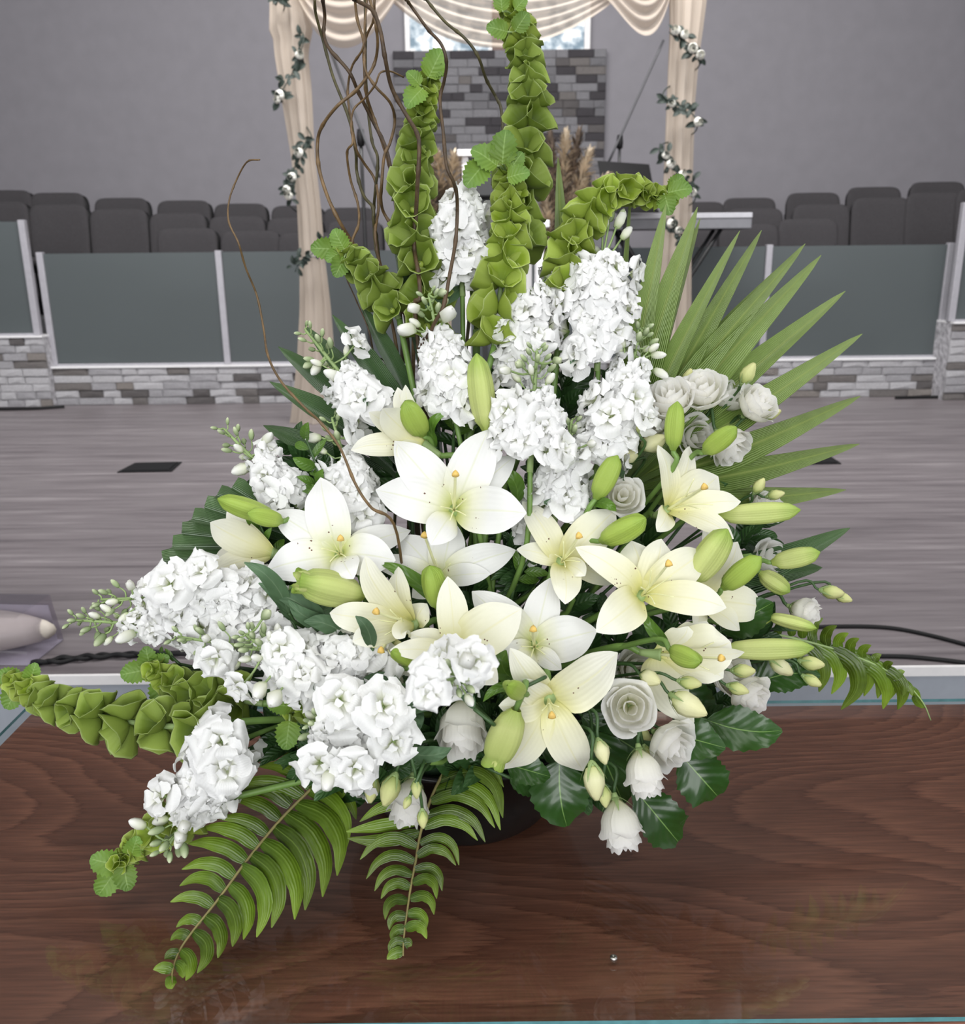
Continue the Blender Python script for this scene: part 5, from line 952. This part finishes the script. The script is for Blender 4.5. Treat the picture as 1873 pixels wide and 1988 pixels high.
palm('dark palm leaf with two blades under the outermost bud', (1330, 1150), [(1650, 1025, 52, .0, .05), (1596, 1102, 60, .02, -.02)], 'palm_dark', .06, .05, 2)
palm('dark palm leaf with arching blades beside the draped post', (868, 1010), [(540, 673, 46, .0, .05), (523, 741, 44, .02, .04), (645, 611, 42, .01, .05), (697, 582, 34, .03, .04), (592, 632, 40, .05, .04), (511, 826, 46, .03, .03), (760, 430, 26, .04, .02)], 'palm_dark', .08, .08, 3, tp=4.5)
palm('pleated palm fan with a straight cut edge behind the side lily', (640, 1078), [(316, 1092, 40, .0, .0), (334, 1062, 40, .0, .0), (352, 1036, 40, .0, .0), (372, 1008, 40, .0, .0), (396, 984, 40, .0, .0), (420, 962, 40, .0, .0), (450, 946, 40, .0, .0), (482, 932, 40, .0, .0), (515, 918, 40, .0, .0)], 'palm_dark', .06, .06, 4, True)
palm('pleated palm end showing low under the long stocks', (560, 1312), [(346, 1304, 20, .0, .0), (352, 1320, 20, .0, .0), (362, 1336, 20, .0, .0)], 'palm_dark', .04, .05, 5, True)
palm('single upright palm blade standing alone between two bell spikes', (1100, 640), [(1083, 306, 26, .02, .0)], 'palm_green', .12, .10, 6)
palm('thin palm rib standing under the arching bells', (1205, 700), [(1226, 352, 9, .02, .0)], 'palm_green', .12, .10, 7)
palm('pale broad blade standing behind the highest stock', (925, 640), [(905, 330, 26, .02, .02)], 'palm_green', .12, .08, 8)
# ---------------------------------------------------------------- ferns
def fern(label, rach, pins, dyf, mat='fern_green', seed=0, wk=.155, sag=.06, rm='rachis', clampz=.035):
    """rach: pixels from base to tip with depth; pins: (base pixel, tip pixel, bend)"""
    r = random.Random(seed+15)
    def W(x, y, off=0):
        p = P(x, y, dyf(x, y)+off); return p if p.z > TABLE+clampz else Pz(x, y, TABLE+clampz)
    R = [W(*p) for p in rach]; b = R[0]; t = thing('fern_frond', label, 'fern', b, 'fern fronds in the arrangement')
    link('midrib', mesh('midrib', *rel(tube(R, (.0022, .0008), 6, 40), b)), rm, t)
    for b0, t0, bend in pins:
        p, e = W(*b0), W(*t0, r.uniform(-.012, .012)); d = e-p; L = d.length; n = d.cross(CAM-p).normalized(); up = (CAM-p).normalized()
        m1, m2 = p+d*.33+n*(bend*L)+up*L*sag*1.2, p+d*.7+n*(bend*L*.95)+up*L*sag; wd = max(.0062, wk*L**.55*.255)
        g = blade([p, m1, m2, e], lambda u: wd*min(1, .6+u*3)*min(1, (1-u)*2.1+.02)**.7, up+V((r.uniform(-.3, .3), 0, r.uniform(-.2, .3))), -.3, 12, 4, .12, 3, .0, ph=r.uniform(0, 6))
        link('pinna', mesh('pinna', *rel(g, p)), mat, t, M.Translation(p-b))
    f = foot(r); link('stem', mesh('stem', *rel(tube([b, b.lerp(f, .5)+V((0, 0, .03)), f], .0025, 6, 12), b)), 'stem_dark', t)
E = lambda c, L: [(k(c, *a), k(c, *z), s) for a, z, s in L]
F1 = E(e2, [((1240, 130), (1010, 20), .1), ((1190, 190), (945, 90), .12), ((1140, 225), (820, 190), .12), ((1085, 265), (790, 205), .14), ((1035, 325), (800, 235), .1), ((980, 395), (760, 325), .1), ((935, 455), (680, 370), .1), ((880, 515), (620, 440), .1), ((830, 590), (592, 556), .16), ((780, 650), (582, 632), .18), ((732, 725), (540, 705), .14), ((680, 800), (566, 820), .2), ((625, 865), (540, 880), .2), ((575, 945), (514, 965), .16), ((548, 1015), (462, 1012), .1), ((552, 1040), (550, 1098), .1),
          ((1215, 150), (1385, 330), -.14), ((1165, 195), (1335, 470), -.16), ((1115, 255), (1298, 585), -.18), ((1065, 300), (1232, 682), -.16), ((1015, 365), (1152, 742), -.14), ((960, 430), (1105, 785), -.14), ((905, 490), (1000, 822), -.16), ((858, 545), (932, 865), -.16), ((810, 620), (872, 876), -.16), ((750, 690), (822, 908), -.14), ((695, 765), (756, 960), -.16), ((645, 840), (662, 1028), -.2), ((590, 920), (610, 1062), -.16), ((560, 985), (598, 1050), -.1)])
ydf = lambda x, y: 1.02-(y-1450)*.00058
fern('broad fern frond reaching furthest forward over the table', [k(e2, *p) for p in [(1290, 60), (1230, 140), (1050, 320), (900, 500), (760, 690), (640, 840), (580, 930), (550, 1020), (550, 1090)]], F1, ydf, seed=1, sag=.05)
F2 = E(g2, [((430, 350), (925, 600), -.22), ((400, 440), (918, 880), -.26), ((340, 540), (912, 870), -.3), ((300, 630), (895, 990), -.26), ((262, 735), (845, 970), -.22), ((235, 850), (757, 1100), -.22), ((200, 960), (688, 1085), -.2), ((165, 1110), (518, 1310), -.3), ((140, 1230), (492, 1312), -.25)]) + E(e2, [((1650, 560), (1775, 655), -.3), ((1640, 620), (1750, 690), -.3), ((1630, 690), (1738, 762), -.3), ((1618, 760), (1700, 835), -.3), ((1608, 830), (1705, 872), -.25), ((1603, 900), (1636, 906), -.2),
      ((1700, 250), (1400, 340), .1), ((1685, 330), (1340, 385), .0), ((1672, 390), (1345, 415), -.06), ((1660, 455), (1402, 512), .22), ((1648, 520), (1430, 600), .24), ((1638, 580), (1468, 655), .26), ((1630, 640), (1497, 690), .26), ((1620, 700), (1516, 785), .28), ((1612, 770), (1536, 832), .28), ((1606, 830), (1546, 886), .26), ((1600, 890), (1536, 940), .24), ((1596, 930), (1524, 966), .1)])
fern('narrower fern frond curving down in front of the black pot', [k(g2, *p) for p in [(480, 300), (330, 560), (230, 800), (160, 1060)]]+[k(e2, *p) for p in [(1655, 520), (1632, 640), (1612, 780), (1600, 880), (1598, 950)]], F2, lambda x, y: .99-(y-1450)*.00052, seed=2, sag=.05, wk=.125)
F3 = E(e1, [((1000, 562), (1012, 505), -.1), ((1060, 570), (1075, 510), -.1), ((1110, 580), (1130, 500), -.1), ((1165, 600), (1205, 484), -.2), ((1225, 620), (1270, 520), -.2), ((1285, 640), (1325, 555), -.2), ((1340, 660), (1375, 580), -.2), ((1395, 682), (1432, 612), -.2), ((1450, 702), (1480, 655), -.2), ((1510, 735), (1535, 695), -.2), ((1560, 770), (1590, 735), -.2),
      ((1060, 580), (1090, 690), -.1), ((1120, 595), (1186, 832), -.18), ((1170, 605), (1245, 842), -.25), ((1225, 625), (1290, 915), -.3), ((1285, 645), (1398, 852), -.25), ((1340, 665), (1462, 862), -.22), ((1385, 682), (1488, 912), -.2), ((1430, 700), (1512, 872), -.2), ((1480, 720), (1556, 915), -.2), ((1525, 745), (1582, 850), -.2), ((1570, 780), (1625, 850), -.15), ((1610, 815), (1650, 880), -.1), ((1640, 850), (1690, 905), .1)])
fern('arching fern frond hanging over the far table edge', [k(e1, *p) for p in [(900, 560), (1000, 565), (1150, 600), (1290, 640), (1420, 690), (1530, 745), (1620, 815), (1680, 890), (1712, 965)]], F3, lambda x, y: 1.13-(x-1480)*.0001, seed=3, sag=.04, rm='stem_pale', wk=.19)
# ---------------------------------------------------------------- broad leaves and filler greenery
def broad(nm, label, b, tp, wpx, mat, dy, dd, bend=0, serr=.05, cat='leaf', group='broad dark leaves at the rim', seed=0, cut=False, cup=.12, wave=.15):
    r = random.Random(seed+5); p = B(*b, dy); e = P(*tp, p.y+dd); e = e if e.z > TABLE+.02 else Pz(*tp, TABLE+.02); d = e-p; n = d.cross(CAM-p).normalized(); up = (CAM-p).normalized(); wd = wpx*S(p)*.5
    wf = (lambda u: wd*min(1, .2+2.2*u)**.9*(1 if u < .72 else max(.1, 1-(u-.72)*2.6))) if cut else (lambda u: wd*max(.04, math.sin(PI*min(1, u**.8)))**.8)
    g = blade([p, p+d*.35+n*(bend*d.length)+up*.006, p+d*.7+n*(bend*d.length)+up*.01, e], wf, up+V((r.uniform(-.3, .3), 0, r.uniform(0, .4))), cup, 18, 8, wave, 2, .12, serr, ph=r.uniform(0, 6))
    t = thing(nm, label, cat, p, group); link('blade', mesh('blade', *rel(g, p)), mat, t); stem_to_pot(t, p, p, d, .002, 'stem_dark', seed+700)
GL = 'glossy_leaf'
for i, a in enumerate([
    ('long glossy dark leaf lying furthest over the table', (1372, 1398), (1518, 1418), 88, GL, -.03, -.02, .06),
    ('glossy dark leaf below the long one, pointing over the table', (1290, 1420), (1408, 1452), 84, GL, -.04, -.02, .0),
    ('glossy dark leaf with a light midrib and a cut square tip', (1322, 1466), (1392, 1545), 100, GL, -.04, -.01, .0, .05, 'leaf', 'broad dark leaves at the rim', 2, True),
    ('lowest glossy leaf with a cut tip beside the hanging rose', (1232, 1532), (1316, 1634), 92, GL, -.02, -.0, .0, .05, 'leaf', 'broad dark leaves at the rim', 3, True),
    ('broad dark leaf hanging before the black pot', (1086, 1478), (1100, 1604), 118, GL, -.02, -.02, .04),
    ('small dark leaf under the half-open hanging bud', (985, 1484), (1068, 1508), 60, GL, -.02, -.01),
    ('pale edged dark leaf just over the pot rim', (990, 1510), (1074, 1536), 52, GL, .0, -.01),
    ('broad dark leaf over the stage edge behind the pointed buds', (1462, 1330), (1592, 1312), 72, GL, .01, .0, -.08),
    ('dark leaf standing behind the last rose', (1400, 1225), (1500, 1170), 80, GL, .03, .0),
    ('dark leaf between the hanging rose and the large cream bud', (1150, 1420), (1210, 1560), 110, GL, .02, .0),
    ('dark leaf in shadow under the spiral rose', (1130, 1390), (1290, 1490), 100, GL, .04, .0),
    ('dark leaf in shadow under the drooping lily', (1280, 1330), (1400, 1400), 90, GL, .04, .0),
    ('dark leaf in shadow beside the lowest lily petal', (1040, 1440), (1190, 1480), 90, GL, .05, .0)]):
    kw = dict(zip(('bend', 'serr', 'cat', 'group', 'seed', 'cut'), a[7:])); kw['seed'] = i; broad('broad_leaf', *a[:7], **kw)
SL = 'stock_leaf'
for i, a in enumerate([
    ('curled grey green leaf over the side lily', (560, 1190), (474, 1092), 36, SL, -.06, -.02, .1), ('second grey green leaf below the curled one', (566, 1205), (502, 1132), 34, SL, -.05, -.01, .1),
    ('grey green leaf rising behind the long stocks', (640, 1225), (524, 1150), 40, SL, -.04, -.0, .08), ('grey green leaf lying above the long stock spike', (690, 1250), (590, 1206), 42, SL, -.04, -.01, .1),
    ('wavy grey green leaf below the half-open bud', (655, 1215), (560, 1165), 36, SL, -.03, -.02, -.1), ('rounded grey green leaf under the half-open bud', (575, 1190), (645, 1176), 40, SL, -.03, .0, .1),
    ('small grey leaf curling over the sideways cream lily', (722, 1258), (690, 1196), 30, SL, -.08, -.02, .08), ('narrow grey leaf under the shaded cream lily', (780, 1330), (696, 1330), 34, SL, -.06, .0, .1),
    ('broad grey leaf above the full round stock', (870, 1335), (772, 1376), 46, SL, -.05, -.01, -.06), ('hanging grey leaf beside the full round stock', (800, 1372), (812, 1420), 34, SL, -.05, -.02, .0),
    ('grey leaf under the hanging rose, tip outwards', (790, 1460), (876, 1452), 36, SL, -.06, -.01, .1), ('dark green leaf across the lily below the middle one', (860, 1180), (736, 1092), 34, 'fresh_leaf', -.03, -.0, .06),
    ('curved green leaf beside the tall pale bud', (846, 868), (868, 800), 24, 'fresh_leaf', -.0, -.02, -.2), ('green strap leaf below the widest lily', (1298, 1256), (1250, 1190), 28, 'fresh_leaf', -.07, .01, -.06),
    ('green leaf folded between the lowest cream lily and the white one', (1000, 1322), (982, 1262), 40, 'fresh_leaf', -.06, .0, -.2), ('thin curled leaf at the tilted small bud', (1010, 1338), (938, 1362), 22, 'fresh_leaf', -.14, -.02, .15),
    ('grey green leaf at the foot of the bud cluster', (920, 1376), (868, 1325), 26, SL, -.14, .0, .1), ('dark green strap leaf beside the middle lily', (1005, 975), (972, 912), 34, 'fresh_leaf', .0, .0, .15),
    ('green leaf pointing from under the small open rose', (1148, 975), (1196, 992), 24, 'fresh_leaf', -.03, -.02, -.1)]):
    broad('leaf', *a[:7], bend=a[7], serr=0, group='single leaves among the flowers', seed=40+i, cup=.25, wave=.12)
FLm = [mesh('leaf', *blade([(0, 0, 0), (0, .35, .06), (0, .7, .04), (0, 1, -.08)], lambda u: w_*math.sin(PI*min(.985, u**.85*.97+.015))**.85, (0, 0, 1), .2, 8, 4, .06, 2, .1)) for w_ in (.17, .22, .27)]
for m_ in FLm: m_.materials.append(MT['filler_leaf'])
def sprig(label, b, tp, dy, n, lpx, mat=None, seed=0, group='leafy filler sprigs', dd=0):
    r = random.Random(seed+1200); p = B(*b, dy); e = P(*tp, Yd(*tp)+dy+dd); e = e if e.z > TABLE+.03 else Pz(*tp, TABLE+.03); t = thing('leafy_sprig', label, 'greenery', p, group); d = (e-p).normalized(); q1 = d.orthogonal().normalized(); q2 = d.cross(q1); toC = (CAM-p).normalized()
    link('sprig_stem', mesh('sprig_stem', *rel(tube([p, p.lerp(e, .5)+V((0, 0, .008)), e], (.0022, .001), 5, 10), p)), 'stem_dark', t)
    for i in range(n):
        u = (i+.6)/n; a = i*2.4+r.uniform(-.4, .4); o = q1*math.cos(a)+q2*math.sin(a); yv = (o*1.0+d*.7+toC*r.uniform(-.1, .3)).normalized(); nz = (toC+V((r.uniform(-.6, .6), 0, r.uniform(-.2, .8)))).normalized(); xv = yv.cross(nz).normalized(); zv = xv.cross(yv)
        s = lpx*S(p)*r.uniform(.75, 1.2)*(1.1-.4*u); link('leaf', FLm[r.randrange(3)], mat, t, M.Translation(p.lerp(e, u)-p) @ M(((xv.x, yv.x, zv.x, 0), (xv.y, yv.y, zv.y, 0), (xv.z, yv.z, zv.z, 0), (0, 0, 0, 1))) @ M.Diagonal((s, s, s, 1)))
    f = foot(r); link('stem', mesh('stem', *rel(tube([p, p.lerp(f, .5), f], .0024, 5, 8), p)), 'stem_dark', t)
LM = [('the large middle lily', 881, 992), ('the broad petalled lily', 663, 1078), ('the lily below the middle one', 853, 1122), ('the sideways cream lily', 806, 1212), ('the tall petalled cream lily', 880, 1270), ('the two petalled white lily', 1037, 1256), ('the lowest cream lily', 1064, 1380), ('the long pointed cream lily', 1088, 1094), ('the widest lily', 1243, 1158), ('the upright cream lily', 1291, 992), ('the drooping lily', 1330, 1290), ('the small open rose', 1207, 966), ('the spiral rose', 1222, 1372), ('the hanging rose', 1248, 1492), ('the full round stock', 700, 1430), ('the long stocks', 400, 1180), ('the lowest stock', 370, 1540), ('the rose cluster', 1364, 790), ('the tall pale bud', 935, 760), ('the willow twigs', 800, 700), ('the largest stock', 1165, 610), ('the side lily', 470, 1070), ('the half-open bud', 635, 1135), ('the pot rim', 1000, 1520), ('the outward pointing stock', 530, 930), ('the long green bud', 1490, 1257), ('the palm blades', 1450, 900), ('the arching fern', 1620, 1260), ('the broad fern', 560, 1580)]
USED = set()
def sprig_label(b, tp):
    x, y = (b[0]+tp[0]*2)/3, (b[1]+tp[1]*2)/3; q = [n for _, n in sorted(((x-u)**2+(y-v)**2, n) for n, u, v in LM)]
    for a_ in range(4):
        for b_ in range(a_+1, 6):
            l = 'dark filler sprig between %s and %s' % (q[a_], q[b_])
            if l not in USED: USED.add(l); return l
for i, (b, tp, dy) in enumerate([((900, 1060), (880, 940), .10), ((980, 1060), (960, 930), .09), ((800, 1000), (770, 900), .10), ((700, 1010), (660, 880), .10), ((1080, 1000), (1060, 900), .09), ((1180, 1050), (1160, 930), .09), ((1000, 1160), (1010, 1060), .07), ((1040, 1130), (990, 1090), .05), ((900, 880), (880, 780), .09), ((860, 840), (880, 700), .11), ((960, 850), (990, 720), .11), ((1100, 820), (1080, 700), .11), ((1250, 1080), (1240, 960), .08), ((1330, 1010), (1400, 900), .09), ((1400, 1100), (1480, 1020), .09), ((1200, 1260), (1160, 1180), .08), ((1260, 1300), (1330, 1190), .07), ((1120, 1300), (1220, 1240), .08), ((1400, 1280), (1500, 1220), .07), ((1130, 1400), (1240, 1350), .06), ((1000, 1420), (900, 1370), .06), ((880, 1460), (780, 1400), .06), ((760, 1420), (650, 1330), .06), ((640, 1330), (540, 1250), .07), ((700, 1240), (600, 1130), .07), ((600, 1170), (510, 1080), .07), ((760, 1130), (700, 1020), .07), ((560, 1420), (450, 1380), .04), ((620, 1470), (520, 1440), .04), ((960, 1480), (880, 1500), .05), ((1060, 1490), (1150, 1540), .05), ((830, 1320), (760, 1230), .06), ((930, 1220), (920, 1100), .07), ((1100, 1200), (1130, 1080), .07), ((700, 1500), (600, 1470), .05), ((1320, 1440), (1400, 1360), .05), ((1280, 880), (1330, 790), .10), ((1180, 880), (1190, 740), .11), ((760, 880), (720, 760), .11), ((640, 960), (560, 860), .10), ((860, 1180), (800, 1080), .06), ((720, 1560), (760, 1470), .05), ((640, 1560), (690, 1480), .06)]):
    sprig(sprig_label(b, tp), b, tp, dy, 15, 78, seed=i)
for i, (lb, b, tp, dy, n, l) in enumerate([('fresh green sprig with pointed leaves behind the outward pointing stock', (640, 990), (585, 830), .01, 9, 52), ('fresh green leafy shoot between the two upper lilies on the pleated palm', (530, 1090), (490, 990), .03, 7, 50), ('glossy green sprig under the middle lily', (1000, 1130), (1060, 1060), .02, 9, 56), ('fresh green sprig beside the stock crossed by a twig', (640, 1020), (600, 900), .02, 7, 50), ('small leafy sprig at the table side of the long stocks', (350, 1290), (300, 1270), .0, 6, 34), ('leafy sprig in the gap under the tall pale bud', (880, 850), (900, 770), .03, 9, 50)]):
    sprig(lb, b, tp, dy, n, l, 'fresh_leaf', 60+i, 'fresh green sprigs')
